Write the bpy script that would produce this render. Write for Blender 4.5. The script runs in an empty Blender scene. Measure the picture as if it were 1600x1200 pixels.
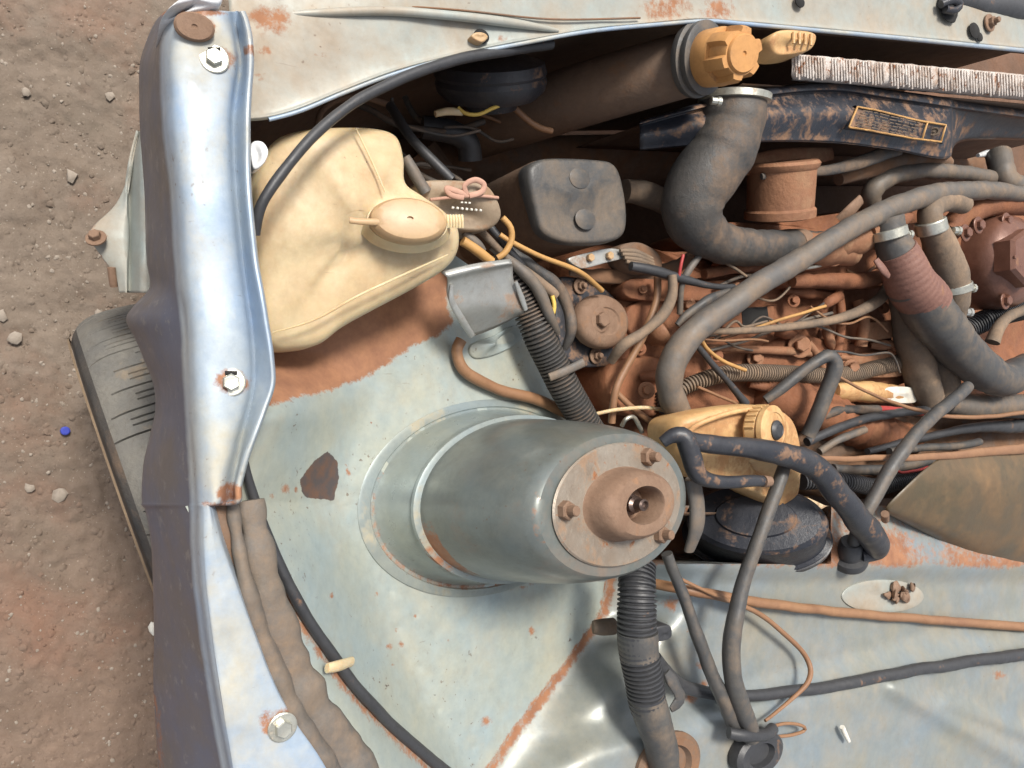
import bpy, math, random
from mathutils import Vector, Matrix, noise
random.seed(7)
S = bpy.context.scene
C = S.collection
# ---------------------------------------------------------------- camera
F = 1150.0; PITCH = math.radians(60); CAM = Vector((0, 0, 1.66))
fw = Vector((0, math.cos(PITCH), -math.sin(PITCH)))      # viewing direction
rt = Vector((0, math.sin(PITCH), math.cos(PITCH)))       # picture right (the phone was turned on its side)
up = Vector((-1, 0, 0))                                  # picture up = front of the car
cd = bpy.data.cameras.new('camera'); cam = bpy.data.objects.new('camera', cd); C.objects.link(cam)
cd.sensor_fit = 'HORIZONTAL'; cd.sensor_width = 36; cd.lens = 36 * F / 1600; cd.clip_start = 0.01; cd.clip_end = 500
cam.matrix_world = Matrix((( rt.x, up.x, -fw.x, CAM.x), (rt.y, up.y, -fw.y, CAM.y), (rt.z, up.z, -fw.z, CAM.z), (0, 0, 0, 1)))
S.camera = cam
# ---------------------------------------------------------------- sky and sun
SUN = Vector((-0.44, -0.05, 0.88)).normalized()           # direction towards the sun
w = bpy.data.worlds.new('World'); S.world = w; w.use_nodes = True
nt = w.node_tree; bg = nt.nodes['Background']
sky = nt.nodes.new('ShaderNodeTexSky'); sky.sky_type = 'NISHITA'; sky.sun_disc = False
sky.sun_elevation = math.asin(SUN.z); sky.sun_rotation = math.atan2(SUN.x, SUN.y)
sky.dust_density = 4.0; sky.air_density = 1.0; sky.ozone_density = 1.0
hz = nt.nodes.new('ShaderNodeHueSaturation'); hz.inputs['Saturation'].default_value = .35   # veiled, whitish sky
nt.links.new(sky.outputs[0], hz.inputs['Color']); nt.links.new(hz.outputs[0], bg.inputs[0]); bg.inputs[1].default_value = 0.125
sl = bpy.data.lights.new('sun', 'SUN'); sl.energy = 3.0; sl.angle = math.radians(14); sl.color = (1, 0.95, 0.87)
so = bpy.data.objects.new('sun', sl); C.objects.link(so)
so.rotation_euler = SUN.to_track_quat('Z', 'Y').to_euler(); so.location = SUN * 6
S.view_settings.view_transform = 'Standard'; S.view_settings.look = 'None'
S.view_settings.exposure = 0.52; S.view_settings.gamma = 1.0
# ---------------------------------------------------------------- geometry helpers
def ray(px, py): return fw + rt * ((px - 800) / F) + up * ((600 - py) / F)
def U(px, py, z):
    d = ray(px, py); return CAM + d * ((z - CAM.z) / d.z)
def sc(p): return (p - CAM).dot(fw) / F                  # metres per photo pixel at a point
def cr(P, n, closed=False):
    """Catmull-Rom through tuples P, n steps per span"""
    m = len(P); out = []
    spans = m if closed else m - 1
    for i in range(spans):
        if closed: a, b, c, d = P[(i-1) % m], P[i], P[(i+1) % m], P[(i+2) % m]
        else: a, b, c, d = P[max(i-1, 0)], P[i], P[i+1], P[min(i+2, m-1)]
        for k in range(n):
            t = k / n
            out.append(tuple(0.5*((2*q) + (r-p)*t + (2*p-5*q+4*r-s)*t*t + (3*q-p-3*r+s)*t**3) for p, q, r, s in zip(a, b, c, d)))
    if not closed: out.append(tuple(P[-1]))
    return out
def finish(name, V, Fc, mat, parent=None, smooth=True, angle=40, stain=None, dark=None, side=None):
    xs = [v[0] for v in V]; ys = [v[1] for v in V]; zs = [v[2] for v in V]
    org = Vector(((min(xs)+max(xs))/2, (min(ys)+max(ys))/2, min(zs)))
    me = bpy.data.meshes.new(name)
    me.from_pydata([(v[0]-org.x, v[1]-org.y, v[2]-org.z) for v in V], [], Fc); me.update()
    if smooth:
        me.shade_smooth(); me.set_sharp_from_angle(angle=math.radians(angle))
    for nm, d in (('stain', stain), ('dark', dark), ('side', side)):
        if d: me.attributes.new(nm, 'FLOAT', 'POINT').data.foreach_set('value', d)
    me.materials.append(mat)
    o = bpy.data.objects.new(name, me); C.objects.link(o)
    if parent is not None:
        o.parent = parent
        base = Vector((0, 0, 0)); q = parent
        while q is not None: base += q.location; q = q.parent
        o.location = org - base
    else: o.location = org
    return o
def tag(o, label, cat, group=None):
    o['label'] = label; o['category'] = cat
    if group: o['group'] = group
    return o
def thing(name, label, cat, px, py, z, group=None):
    o = bpy.data.objects.new(name, None); C.objects.link(o); o.location = U(px, py, z); o.empty_display_size = .02
    return tag(o, label, cat, group)
def part_empty(name, parent, px, py, z):
    o = bpy.data.objects.new(name, None); C.objects.link(o); o.empty_display_size = .02
    o.parent = parent; o.location = U(px, py, z)-parent.location; return o
def struct(o): o['kind'] = 'structure'; return o
def grid(rows):
    n = len(rows[0]); V = [p for r in rows for p in r]
    Fc = [(i*n+j, i*n+j+1, (i+1)*n+j+1, (i+1)*n+j) for i in range(len(rows)-1) for j in range(n-1)]
    return V, Fc
def patch(name, rows, mat, parent=None, nu=6, nv=6, thick=.0016, dent=0, dscale=12, stain=None, dark=None, angle=50, side=None):
    R = [cr(r, nu) for r in rows]; n = len(R[0])
    cols = [cr([r[j] for r in R], nv) for j in range(n)]
    pts = [[cols[j][i] for j in range(n)] for i in range(len(cols[0]))]
    W = []; st = []; dk = []; sd = []
    for r in pts:
        line = []
        for (x, y, z) in r:
            p = U(x, y, z)
            if dent: p.z += dent * noise.noise(p * dscale)
            line.append(p)
            if stain: st.append(stain(x, y))
            if dark: dk.append(dark(x, y))
            if side: sd.append(side(x, y))
        W.append(line)
    V, Fc = grid(W)
    o = finish(name, V, Fc, mat, parent, angle=angle, stain=st, dark=dk, side=sd)
    if thick:
        m = o.modifiers.new('thickness', 'SOLIDIFY'); m.thickness = thick; m.offset = 1 if Fc_up(V, Fc) else -1
    return o
def Fc_up(V, Fc):
    f = Fc[len(Fc)//2]; a, b, c = V[f[0]], V[f[1]], V[f[2]]
    return (b-a).cross(c-a).z < 0
def frames(P):
    T = [(P[min(i+1, len(P)-1)] - P[max(i-1, 0)]).normalized() for i in range(len(P))]
    a = Vector((0, 0, 1)) if abs(T[0].z) < .9 else Vector((0, 1, 0))
    N = [(a - T[0]*a.dot(T[0])).normalized()]
    for i in range(1, len(P)):
        v = N[-1] - T[i]*N[-1].dot(T[i]); N.append(v.normalized())
    return T, N
def tube_mesh(P, R, n=14, cap=True, flat=1.0):
    T, N = frames(P); V = []; Fc = []
    for p, t, nn, r in zip(P, T, N, R):
        b = t.cross(nn)
        for k in range(n):
            a = 2*math.pi*k/n; V.append(p + nn*(math.cos(a)*r*flat) + b*(math.sin(a)*r))
    for i in range(len(P)-1):
        for k in range(n): Fc.append((i*n+k, i*n+(k+1) % n, (i+1)*n+(k+1) % n, (i+1)*n+k))
    if cap: Fc.append(tuple(range(n))[::-1]); Fc.append(tuple((len(P)-1)*n+k for k in range(n)))
    return V, Fc
SOFT = {'black_rubber', 'dusty_rubber', 'mud_coated_hose', 'grey_worn_hose', 'brown_tube', 'dusty_black_plastic', 'black_painted_metal', 'red_brown_tape', 'orange_tan_wire', 'red_wire', 'yellow_wire'}
def tube(name, pts, r, mat, parent=None, corr=0, n=14, wob=0, flat=1.0, step=7, depth=.16):
    rs = r if isinstance(r, (list, tuple)) else [r]*len(pts)
    Q = cr([(p[0], p[1], p[2], q) for p, q in zip(pts, rs)], step)
    P = [U(q[0], q[1], q[2]) for q in Q]; R = [q[3]*sc(p) for q, p in zip(Q, P)]
    ph = (pts[0][0]*.37+pts[0][1]*.11) % 17 if parent is None else (sum(map(ord, parent.name))*.61) % 17
    soft = mat.name in SOFT
    if soft:
        P = [p+noise.noise_vector(p*14+Vector((ph, 0, 0)))*(.0022+.06*q_) for p, q_ in zip(P, R)]
        if not wob and not corr: wob = .07
    if corr or wob:
        L = [0]
        for a, b in zip(P, P[1:]): L.append(L[-1] + (b-a).length)
        st = corr/5 if corr else .006
        m = max(8, int(L[-1]/st)); P2 = []; R2 = []; j = 0
        for i in range(m+1):
            s = L[-1]*i/m
            while j < len(L)-2 and L[j+1] < s: j += 1
            t = (s-L[j])/max(1e-9, L[j+1]-L[j])
            p = P[j].lerp(P[j+1], t); rr = R[j]+(R[j+1]-R[j])*t
            if corr: rr *= (1 + depth*(0.9 if (i % 5) in (0, 1, 2) else -1.0))
            if wob: rr *= 1+wob*noise.noise(p*45+Vector((0, ph, 0)))
            P2.append(p); R2.append(rr)
        P, R = P2, R2
    V, Fc = tube_mesh(P, R, n, True, flat)
    return finish(name, V, Fc, mat, parent, angle=60)
def lathe(name, p0, p1, prof, mat, parent=None, n=40, stretch=1.0, lobes=0, lobe=0.0, angle=35, stainf=None, sdir=None):
    """prof: (radius m, t along p0->p1); stretch widens across the car"""
    a = p1-p0; L = a.length; t = a.normalized()
    X = Vector((1, 0, 0)); X = (X - t*X.dot(t)).normalized() if abs(t.x) < .95 else Vector((0, 0, 1))
    if sdir: X = (sdir - t*sdir.dot(t)).normalized()
    Y = t.cross(X); V = []; Fc = []; st = []
    for i, (r, h) in enumerate(prof):
        for k in range(n):
            an = 2*math.pi*k/n; q = r
            if lobes: q = r*(1+lobe*(1 if math.cos(lobes*an) > 0 else -1))
            V.append(p0 + a*h + X*(math.cos(an)*q) + Y*(math.sin(an)*q*stretch))
            if stainf: st.append(stainf(i, an))
    for i in range(len(prof)-1):
        for k in range(n): Fc.append((i*n+k, i*n+(k+1) % n, (i+1)*n+(k+1) % n, (i+1)*n+k))
    if prof[0][0] > 1e-5: Fc.append(tuple(range(n))[::-1])
    if prof[-1][0] > 1e-5: Fc.append(tuple((len(prof)-1)*n+k for k in range(n)))
    return finish(name, V, Fc, mat, parent, angle=angle, stain=st)
def blob(name, outline, zbot, mat, parent=None, rnd=.008, dome=0.0, n=5, shrink=.97, sharp=False, dent=0, stain=None):
    """closed outline of (px, py, ztop) turned into a body with rounded rim"""
    Q = cr(outline, n, True) if not sharp else cr([q for o in outline for q in (o, o)], max(2, n//2), True)
    P = [U(*q) for q in Q]; m = len(P)
    c = Vector((0, 0, 0))
    for p in P: c += p
    c /= m
    V = []; st = []; layers = []
    def ring(f, dz, absz=None):
        for p in P:
            d = p-c; d.z = 0
            v = Vector((c.x+d.x*f, c.y+d.y*f, (p.z+dz) if absz is None else absz))
            if dent: v += Vector((0, 0, dent*noise.noise(v*14)))
            V.append(v)
    rad = sum(((p-c).length for p in P))/m
    ring(shrink, 0, zbot); ring(1.0, -rnd*2.2)
    for k in range(1, 5):
        a = k/4*math.pi/2; ring(1-(1-math.cos(a))*rnd/rad, -rnd+math.sin(a)*rnd)
    for f in (.8, .6, .4, .2): ring((1-rnd/rad)*f, dome*(1-f*f))
    Fc = []
    L = len(V)//m
    for i in range(L-1):
        for k in range(m): Fc.append((i*m+k, i*m+(k+1) % m, (i+1)*m+(k+1) % m, (i+1)*m+k))
    Fc.append(tuple((L-1)*m+k for k in range(m)))
    # orient outwards
    f0 = Fc[0]; nn = (V[f0[1]]-V[f0[0]]).cross(V[f0[2]]-V[f0[0]])
    if nn.dot(V[f0[0]]-c) < 0: Fc = [tuple(reversed(f)) for f in Fc]
    return finish(name, V, Fc, mat, parent, angle=45 if not sharp else 30)
def bolt(px, py, z, axis, rpx, mat, parent=None, name='bolt', washer=True, stud=0, head=.9):
    p = U(px, py, z); r = rpx*sc(p); ax = axis.normalized()
    X = Vector((1, 0, 0)); X = (X-ax*X.dot(ax)).normalized(); Y = ax.cross(X); V = []; Fc = []
    def ring(rr, h, n, off=0):
        s = len(V)
        for k in range(n):
            a = 2*math.pi*(k+off)/n; V.append(p+ax*h+X*(math.cos(a)*rr)+Y*(math.sin(a)*rr))
        return s
    def join(a, b, n):
        for k in range(n): Fc.append((a+k, a+(k+1) % n, b+(k+1) % n, b+k))
    if washer:
        s = [ring(r*1.7, -.001, 24), ring(r*1.7, r*.16, 24), ring(r*1.55, r*.24, 24), ring(r*.8, r*.26, 24)]
        for a, b in zip(s, s[1:]): join(a, b, 24)
    s = [ring(r, r*.1, 6), ring(r, r*head, 6), ring(r*.86, r*(head+.15), 6), ring(r*.5, r*(head+.12), 6)]
    for a, b in zip(s, s[1:]): join(a, b, 6)
    Fc.append(tuple(s[-1]+k for k in range(6)))
    if stud:
        s = [ring(r*.55, r*head*.9, 12), ring(r*.55, r*stud, 12), ring(r*.45, r*(stud+.12), 12)]
        for a, b in zip(s, s[1:]): join(a, b, 12)
        Fc.append(tuple(s[-1]+k for k in range(12)))
    return finish(name, V, Fc, mat, parent, angle=25)
def clamp(pts, r, mat, parent, name='hose_clamp', screw=None):
    """flat band round a hose"""
    P = [U(*p) for p in pts]; R = [r*sc(p) for p in P]
    V, Fc = tube_mesh([P[0], P[0].lerp(P[1], .08), P[0].lerp(P[1], .92), P[1]], [R[0]*.96, R[0], R[1], R[1]*.96], 28)
    o = finish(name, V, Fc, mat, parent, angle=30)
    if screw:
        p = U(*screw); q = p+Vector((0, .018, .004)); rr = 6*sc(p)
        lathe('clamp_screw', p, q, [(rr*.7, 0), (rr, .05), (rr, .6), (rr*1.2, .62), (rr*1.2, .95), (rr*.9, 1)], mat, o, n=10)
    return o
def sdf(poly, x, y):
    """signed pixel distance, positive inside"""
    d = 1e9; ins = False; n = len(poly)
    for i in range(n):
        ax, ay = poly[i]; bx, by = poly[(i+1) % n]
        t = max(0, min(1, ((x-ax)*(bx-ax)+(y-ay)*(by-ay))/((bx-ax)**2+(by-ay)**2+1e-9)))
        d = min(d, math.hypot(x-ax-t*(bx-ax), y-ay-t*(by-ay)))
        if (ay > y) != (by > y) and x < (bx-ax)*(y-ay)/(by-ay)+ax: ins = not ins
    return d if ins else -d
def ldist(line, x, y):
    d = 1e9
    for (ax, ay), (bx, by) in zip(line, line[1:]):
        t = max(0, min(1, ((x-ax)*(bx-ax)+(y-ay)*(by-ay))/((bx-ax)**2+(by-ay)**2+1e-9)))
        d = min(d, math.hypot(x-ax-t*(bx-ax), y-ay-t*(by-ay)))
    return d
def interp(tab, y):
    if y <= tab[0][0]: return tab[0][1]
    for (a, u), (b, v) in zip(tab, tab[1:]):
        if y <= b: return u+(v-u)*(y-a)/(b-a)
    return tab[-1][1]
def sstep(a, b, x):
    t = max(0, min(1, (x-a)/(b-a))); return t*t*(3-2*t)
# ---------------------------------------------------------------- materials
def mat(name, c1, c2=None, rough=.5, metal=0, dust=0, dustc=(.33, .17, .085), rust=0, bump=.25, scale=1.0, coat=0, speck=0, sss=0, wave=0, spec=.5, rustc=(.16, .055, .025), mot=1.0, soft=0):
    m = bpy.data.materials.new(name); m.use_nodes = True; t = m.node_tree; N = t.nodes; L = t.links
    b = N['Principled BSDF']; tc = N.new('ShaderNodeTexCoord'); geo = N.new('ShaderNodeNewGeometry')
    def nz(s, d=6, r=.6, dist=0):
        q = N.new('ShaderNodeTexNoise'); q.inputs['Scale'].default_value = s; q.inputs['Detail'].default_value = d
        q.inputs['Roughness'].default_value = r; q.inputs['Distortion'].default_value = dist
        L.new(tc.outputs['Object'], q.inputs['Vector']); return q.outputs['Fac']
    def ramp(x, a, bb, lo=0, hi=1):
        q = N.new('ShaderNodeMapRange'); q.clamp = True
        for i, v in zip((1, 2, 3, 4), (a, bb, lo, hi)): q.inputs[i].default_value = v
        L.new(x, q.inputs[0]); return q.outputs[0]
    def math_(op, x, y):
        q = N.new('ShaderNodeMath'); q.operation = op
        for i, v in enumerate((x, y)):
            if isinstance(v, (int, float)): q.inputs[i].default_value = v
            else: L.new(v, q.inputs[i])
        return q.outputs[0]
    def mix(f, a, bb):
        q = N.new('ShaderNodeMix'); q.data_type = 'RGBA'
        if isinstance(f, (int, float)): q.inputs[0].default_value = f
        else: L.new(f, q.inputs[0])
        for i, v in ((6, a), (7, bb)):
            if isinstance(v, tuple): q.inputs[i].default_value = (*v, 1)
            else: L.new(v, q.inputs[i])
        return q.outputs[2]
    def mixf(f, a, bb):
        q = N.new('ShaderNodeMix'); L.new(f, q.inputs[0])
        for i, v in ((2, a), (3, bb)):
            if isinstance(v, (int, float)): q.inputs[i].default_value = v
            else: L.new(v, q.inputs[i])
        return q.outputs[0]
    c2 = c2 or tuple(x*.75 for x in c1)
    col = mix(ramp(nz(7*scale, 7, .62), .35, .68), c1, c2); ro = rough; me = metal
    fine = nz(70*scale, 6, .7)
    col = mix(ramp(fine, .30, .75, 0, .35), col, tuple(x*.55 for x in c1))
    col = mix(ramp(nz(28*scale, 10, .78, .6), .50, .72, 0, .55*mot), col, tuple(x*.5*k for x, k in zip(c1, (1.08, .95, .85))))
    col = mix(ramp(nz(34*scale, 10, .78), .56, .74, 0, .45*mot), col, tuple(min(.85, x*1.35+.02) for x in c1))
    def val(v):
        if isinstance(v, (int, float)):
            q = N.new('ShaderNodeValue'); q.outputs[0].default_value = v; return q.outputs[0]
        return v
    ro = mixf(ramp(nz(22*scale, 5), .3, .7), rough*.85, min(1, rough*1.25)); me = val(metal)
    if dust:
        sep = N.new('ShaderNodeSeparateXYZ'); L.new(geo.outputs['Normal'], sep.inputs[0])
        x = math_('ADD', nz(11*scale, 9, .66, .3), math_('SUBTRACT', math_('MULTIPLY', sep.outputs[2], .24), .105))
        x = math_('ADD', x, math_('MULTIPLY', math_('SUBTRACT', nz(75*scale, 6, .7), .5), .22))
        f = ramp(x, .79-dust*.5-soft*.10, .85-dust*.40+soft*.16, 0, min(1, .42+dust*.75))
        dc = mix(ramp(nz(40*scale, 5), .3, .7), dustc, tuple(v*.62 for v in dustc))
        col = mix(f, col, dc); ro = mixf(f, ro, .92); me = mixf(f, me, 0)
    if rust:
        f = ramp(nz(19*scale, 9, .68, .4), .80-rust*.30, .84-rust*.28)
        rc = mix(ramp(nz(90*scale, 4), .35, .7), rustc, (.30, .12, .045))
        col = mix(f, col, rc); ro = mixf(f, ro, .9); me = mixf(f, me, 0)
    if speck:
        f = math_('MULTIPLY', ramp(nz(150*scale, 3, .5), .73-speck*.05, .78-speck*.05, 0, .75), ramp(nz(9*scale, 4, .6), .50, .62))
        col = mix(f, col, (.13, .085, .06))
        # hairline scratches
        v = N.new('ShaderNodeMapping'); v.inputs['Scale'].default_value = (90, 9, 30); v.inputs['Rotation'].default_value = (0, 0, .5)
        L.new(tc.outputs['Object'], v.inputs[0]); q = N.new('ShaderNodeTexNoise'); q.inputs['Scale'].default_value = 2.2; q.inputs['Detail'].default_value = 4
        L.new(v.outputs[0], q.inputs['Vector'])
        col = mix(ramp(q.outputs['Fac'], .72, .76, 0, .35*min(1, speck)), col, (.16, .12, .09))
    sa = N.new('ShaderNodeAttribute'); sa.attribute_name = 'side'        # flank: bluer coat, darkened in colour for shade and ground reflection
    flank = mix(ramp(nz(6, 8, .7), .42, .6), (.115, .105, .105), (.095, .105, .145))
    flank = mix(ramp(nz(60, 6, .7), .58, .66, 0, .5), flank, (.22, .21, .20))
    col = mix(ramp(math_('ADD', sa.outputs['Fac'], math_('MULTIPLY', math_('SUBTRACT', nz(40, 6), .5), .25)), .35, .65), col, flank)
    # stains with a shape of their own (point attributes)
    at = N.new('ShaderNodeAttribute'); at.attribute_name = 'stain'
    x = math_('ADD', at.outputs['Fac'], math_('MULTIPLY', math_('SUBTRACT', nz(80, 8, .75), .5), .55))
    f = ramp(x, .49, .60, 0, .95)
    rc = mix(ramp(nz(30, 7, .7), .35, .68), (.32, .145, .068), (.20, .08, .038))
    col = mix(f, col, rc); ro = mixf(f, ro, .9); me = mixf(f, me, 0)
    ad = N.new('ShaderNodeAttribute'); ad.attribute_name = 'dark'
    x = math_('ADD', ad.outputs['Fac'], math_('MULTIPLY', math_('SUBTRACT', nz(70, 6, .7), .5), .45))
    f2 = ramp(x, .52, .57); col = mix(f2, col, mix(ramp(nz(60, 5), .4, .65), (.075, .062, .06), (.13, .07, .045)))
    ro = mixf(f2, ro, .7)
    if wave:
        q = N.new('ShaderNodeTexWave'); q.inputs['Scale'].default_value = wave; q.bands_direction = 'Y'; q.inputs['Distortion'].default_value = 1.5
        L.new(tc.outputs['Object'], q.inputs['Vector']); col = mix(ramp(q.outputs['Fac'], .2, .6, .75, 0), col, (.12, .07, .05))
    L.new(col, b.inputs['Base Color']); L.new(ro, b.inputs['Roughness']); L.new(me, b.inputs['Metallic'])
    b.inputs['Coat Weight'].default_value = coat; b.inputs['Coat Roughness'].default_value = .12
    b.inputs['Specular IOR Level'].default_value = spec
    if sss: b.inputs['Subsurface Weight'].default_value = sss; b.inputs['Subsurface Radius'].default_value = (.02, .012, .006); b.inputs['Subsurface Scale'].default_value = .5
    if bump:
        h = math_('ADD', nz(45*scale, 8, .65), math_('MULTIPLY', nz(260*scale, 4), .35))
        q = N.new('ShaderNodeBump'); q.inputs['Strength'].default_value = bump; q.inputs['Distance'].default_value = .004
        L.new(h, q.inputs['Height']); L.new(q.outputs[0], b.inputs['Normal'])
    return m
PAINT = mat('pale_blue_paint', (.315, .385, .395), (.43, .43, .34), .36, .22, dust=.22, dustc=(.42, .35, .23), rust=.20, bump=.05, speck=1.5, coat=.12, mot=.45, soft=1)
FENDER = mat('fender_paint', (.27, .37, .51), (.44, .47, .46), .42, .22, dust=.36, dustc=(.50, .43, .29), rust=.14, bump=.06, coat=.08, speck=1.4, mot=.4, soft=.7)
FRONTP = mat('front_panel_paint', (.33, .37, .35), (.37, .33, .27), .42, .15, dust=.36, dustc=(.36, .25, .15), rust=.24, bump=.08, speck=1, soft=1, mot=.5)
PAINT2 = mat('tower_flare_paint', (.25, .30, .31), (.33, .34, .28), .30, .35, dust=.24, dustc=(.40, .33, .21), rust=.12, bump=.06, speck=1, mot=.5)
TOWERM = mat('tower_paint', (.14, .165, .165), (.19, .19, .155), .36, .35, soft=1, mot=.7, dust=.26, rust=.34, bump=.06, coat=.2, speck=1.2)
FIREW = mat('firewall_paint', (.235, .275, .295), (.27, .27, .225), .36, .25, mot=.35, soft=1, dust=.28, dustc=(.33, .26, .17), rust=.14, bump=.07, coat=.1, speck=.6)
INNER = mat('dirty_inner_metal', (.15, .10, .07), (.21, .125, .075), .8, 0, dust=.45, dustc=(.24, .12, .06), bump=.35)
FLOORM = mat('bay_floor_dirt', (.11, .062, .038), (.17, .085, .048), .95, bump=.6)
ENGINE = mat('clay_covered_engine', (.26, .10, .043), (.16, .062, .03), .75, dust=.3, dustc=(.27, .12, .058), bump=.6, scale=1.5)
ENGINE2 = mat('clay_covered_engine_pale', (.30, .14, .07), (.19, .085, .045), .75, dust=.38, dustc=(.34, .19, .105), bump=.5, scale=1.5)
COVER = mat('brown_glossy_cover', (.20, .095, .064), (.145, .066, .044), .33, .2, dust=.15, bump=.2, scale=2)
RUST = mat('rusty_steel', (.21, .125, .08), (.28, .185, .125), .75, .2, dust=.25, rust=.35, bump=.3, scale=2)
PLATE = mat('rusted_plate', (.33, .29, .24), (.25, .19, .14), .5, .4, dust=.28, dustc=(.30, .17, .09), rust=.7, rustc=(.17, .075, .035), bump=.25, scale=2)
STEEL = mat('zinc_bolt', (.62, .62, .55), (.48, .46, .38), .35, .8, dust=.2, rust=.2, bump=.15, scale=4)
SROD = mat('oily_strut_rod', (.17, .12, .10), (.10, .07, .06), .3, .7, bump=.1, scale=4)
ALU = mat('bare_bracket_metal', (.46, .47, .45), (.38, .36, .32), .35, .55, dust=.28, rust=.2, bump=.12, scale=2, speck=.6)
RUBBER = mat('black_rubber', (.035, .036, .04), (.05, .05, .052), .45, dust=.10, bump=.15, scale=2)
DUSTY = mat('dusty_rubber', (.045, .045, .045), (.085, .075, .065), .55, dust=.36, dustc=(.25, .155, .09), bump=.4, scale=2, soft=.8, mot=.7)
TANH = mat('mud_coated_hose', (.13, .10, .075), (.20, .145, .10), .8, dust=.4, dustc=(.36, .24, .15), bump=.3, scale=2, soft=.8, mot=.7)
GREYH = mat('grey_worn_hose', (.10, .095, .09), (.16, .13, .10), .5, dust=.36, dustc=(.27, .18, .11), bump=.25, scale=2, soft=.8, mot=.7)
BROWNT = mat('brown_tube', (.28, .15, .075), (.22, .11, .06), .5, dust=.2, bump=.12)
SHROUD = mat('dusty_shroud_plastic', (.018, .021, .030), (.035, .036, .042), .36, dust=.34, dustc=(.33, .18, .095), bump=.25, scale=2.4, soft=.15, mot=.6)
BLACKP = mat('black_painted_metal', (.025, .027, .034), (.045, .045, .05), .35, dust=.30, dustc=(.30, .165, .09), bump=.18, scale=2.6)
GREYP = mat('dusty_black_plastic', (.055, .056, .058), (.095, .088, .078), .45, dust=.34, dustc=(.23, .165, .11), bump=.2, scale=2, soft=.8, mot=.7)
CREAM = mat('yellowed_plastic', (.64, .53, .335), (.56, .42, .235), .40, mot=.5, soft=1, dust=.40, dustc=(.44, .26, .13), bump=.05, sss=.5, speck=1)
CREAMC = mat('yellowed_cap', (.46, .31, .165), (.42, .27, .145), .45, dust=.12, bump=.06, sss=.15)
CREAMD = mat('dirty_cream_plastic', (.60, .39, .18), (.48, .26, .105), .45, dust=.42, dustc=(.45, .22, .09), bump=.12, sss=.15, scale=2)
ORANGE = mat('orange_plastic', (.56, .28, .095), (.48, .24, .085), .5, dust=.25, dustc=(.36, .20, .09), bump=.06, scale=2)
TAPE = mat('red_brown_tape', (.17, .08, .06), (.23, .115, .085), .6, dust=.2, bump=.35, scale=3)
YELLOW = mat('yellow_wire', (.70, .48, .10), None, .5, bump=.05)
ORWIRE = mat('orange_tan_wire', (.52, .29, .10), None, .55, dust=.2, bump=.05)
REDW = mat('red_wire', (.42, .05, .045), None, .5, dust=.1, bump=.05)
WHITEP = mat('dirty_white_plastic', (.75, .73, .66), (.6, .55, .45), .5, dust=.15, bump=.08, scale=3)
CLEARW = mat('white_lamp_plastic', (.82, .83, .84), None, .25, bump=.03)
PINK = mat('pink_ribbon', (.52, .30, .22), None, .8, dust=.15, bump=.15)
BOXM = mat('beige_relay_box', (.33, .25, .17), (.26, .19, .13), .55, dust=.3, bump=.15, scale=2)
CORE = mat('radiator_core', (.66, .61, .57), (.42, .34, .28), .6, .1, dust=.3, rust=.75, bump=.6, scale=2.5, rustc=(.14, .06, .035))
STICK = mat('paper_sticker', (.58, .42, .25), (.68, .55, .38), .8, dust=.2, bump=.05, scale=3)
OLIVE = mat('olive_brown_cover', (.085, .065, .036), (.12, .075, .038), .42, soft=1, mot=.4, dust=.3, dustc=(.25, .14, .06), bump=.15, coat=.05)
TYRE = mat('dry_tyre_rubber', (.125, .122, .113), (.20, .185, .155), .75, dust=.3, dustc=(.27, .21, .145), bump=.35, scale=2)
RIM = mat('muddy_rim', (.20, .14, .09), (.30, .22, .14), .7, .2, dust=.4, dustc=(.36, .26, .16), bump=.2)
STONE = mat('pale_stone', (.30, .255, .21), (.22, .18, .14), .9, bump=.3, scale=4)
BLUEC = mat('blue_plastic', (.05, .07, .42), None, .4, bump=.05)
BLACKH = mat('dark_hole', (.012, .011, .010), None, .9, bump=.1)
def ground_mat():
    m = mat('bare_earth', (.195, .152, .116), (.14, .107, .081), .95, bump=.85, scale=1.0)
    t = m.node_tree; N = t.nodes; L = t.links; b = N['Principled BSDF']
    src = b.inputs['Base Color'].links[0].from_socket; tc = [n for n in N if n.type == 'TEX_COORD'][0]
    def lay(s, a, c, color, amt, src, det=6):
        q = N.new('ShaderNodeTexNoise'); q.inputs['Scale'].default_value = s; q.inputs['Detail'].default_value = det; q.inputs['Roughness'].default_value = .65
        L.new(tc.outputs['Object'], q.inputs['Vector']); r = N.new('ShaderNodeMapRange'); r.inputs[1].default_value = a; r.inputs[2].default_value = c; r.inputs[4].default_value = amt
        L.new(q.outputs['Fac'], r.inputs[0]); x = N.new('ShaderNodeMix'); x.data_type = 'RGBA'
        L.new(r.outputs[0], x.inputs[0]); L.new(src, x.inputs[6]); x.inputs[7].default_value = (*color, 1); return x.outputs[2]
    src = lay(3.3, .52, .70, (.21, .12, .08), .6, src)
    src = lay(4.6, .55, .72, (.125, .10, .075), .8, src)
    src = lay(85, .60, .68, (.085, .06, .045), .65, src)
    src = lay(160, .66, .70, (.34, .29, .23), .6, src, 3)
    sx = N.new('ShaderNodeSeparateXYZ'); L.new(tc.outputs['Object'], sx.inputs[0])     # redder soil towards the back of the car
    r = N.new('ShaderNodeMapRange'); r.inputs[1].default_value = -.05; r.inputs[2].default_value = .55; r.inputs[4].default_value = .6
    L.new(sx.outputs[0], r.inputs[0]); x = N.new('ShaderNodeMix'); x.data_type = 'RGBA'; x.blend_type = 'MULTIPLY'
    L.new(r.outputs[0], x.inputs[0]); L.new(src, x.inputs[6]); x.inputs[7].default_value = (1.0, .82, .76, 1); src = x.outputs[2]
    L.new(src, b.inputs['Base Color']); return m
GROUND = ground_mat()
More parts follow.
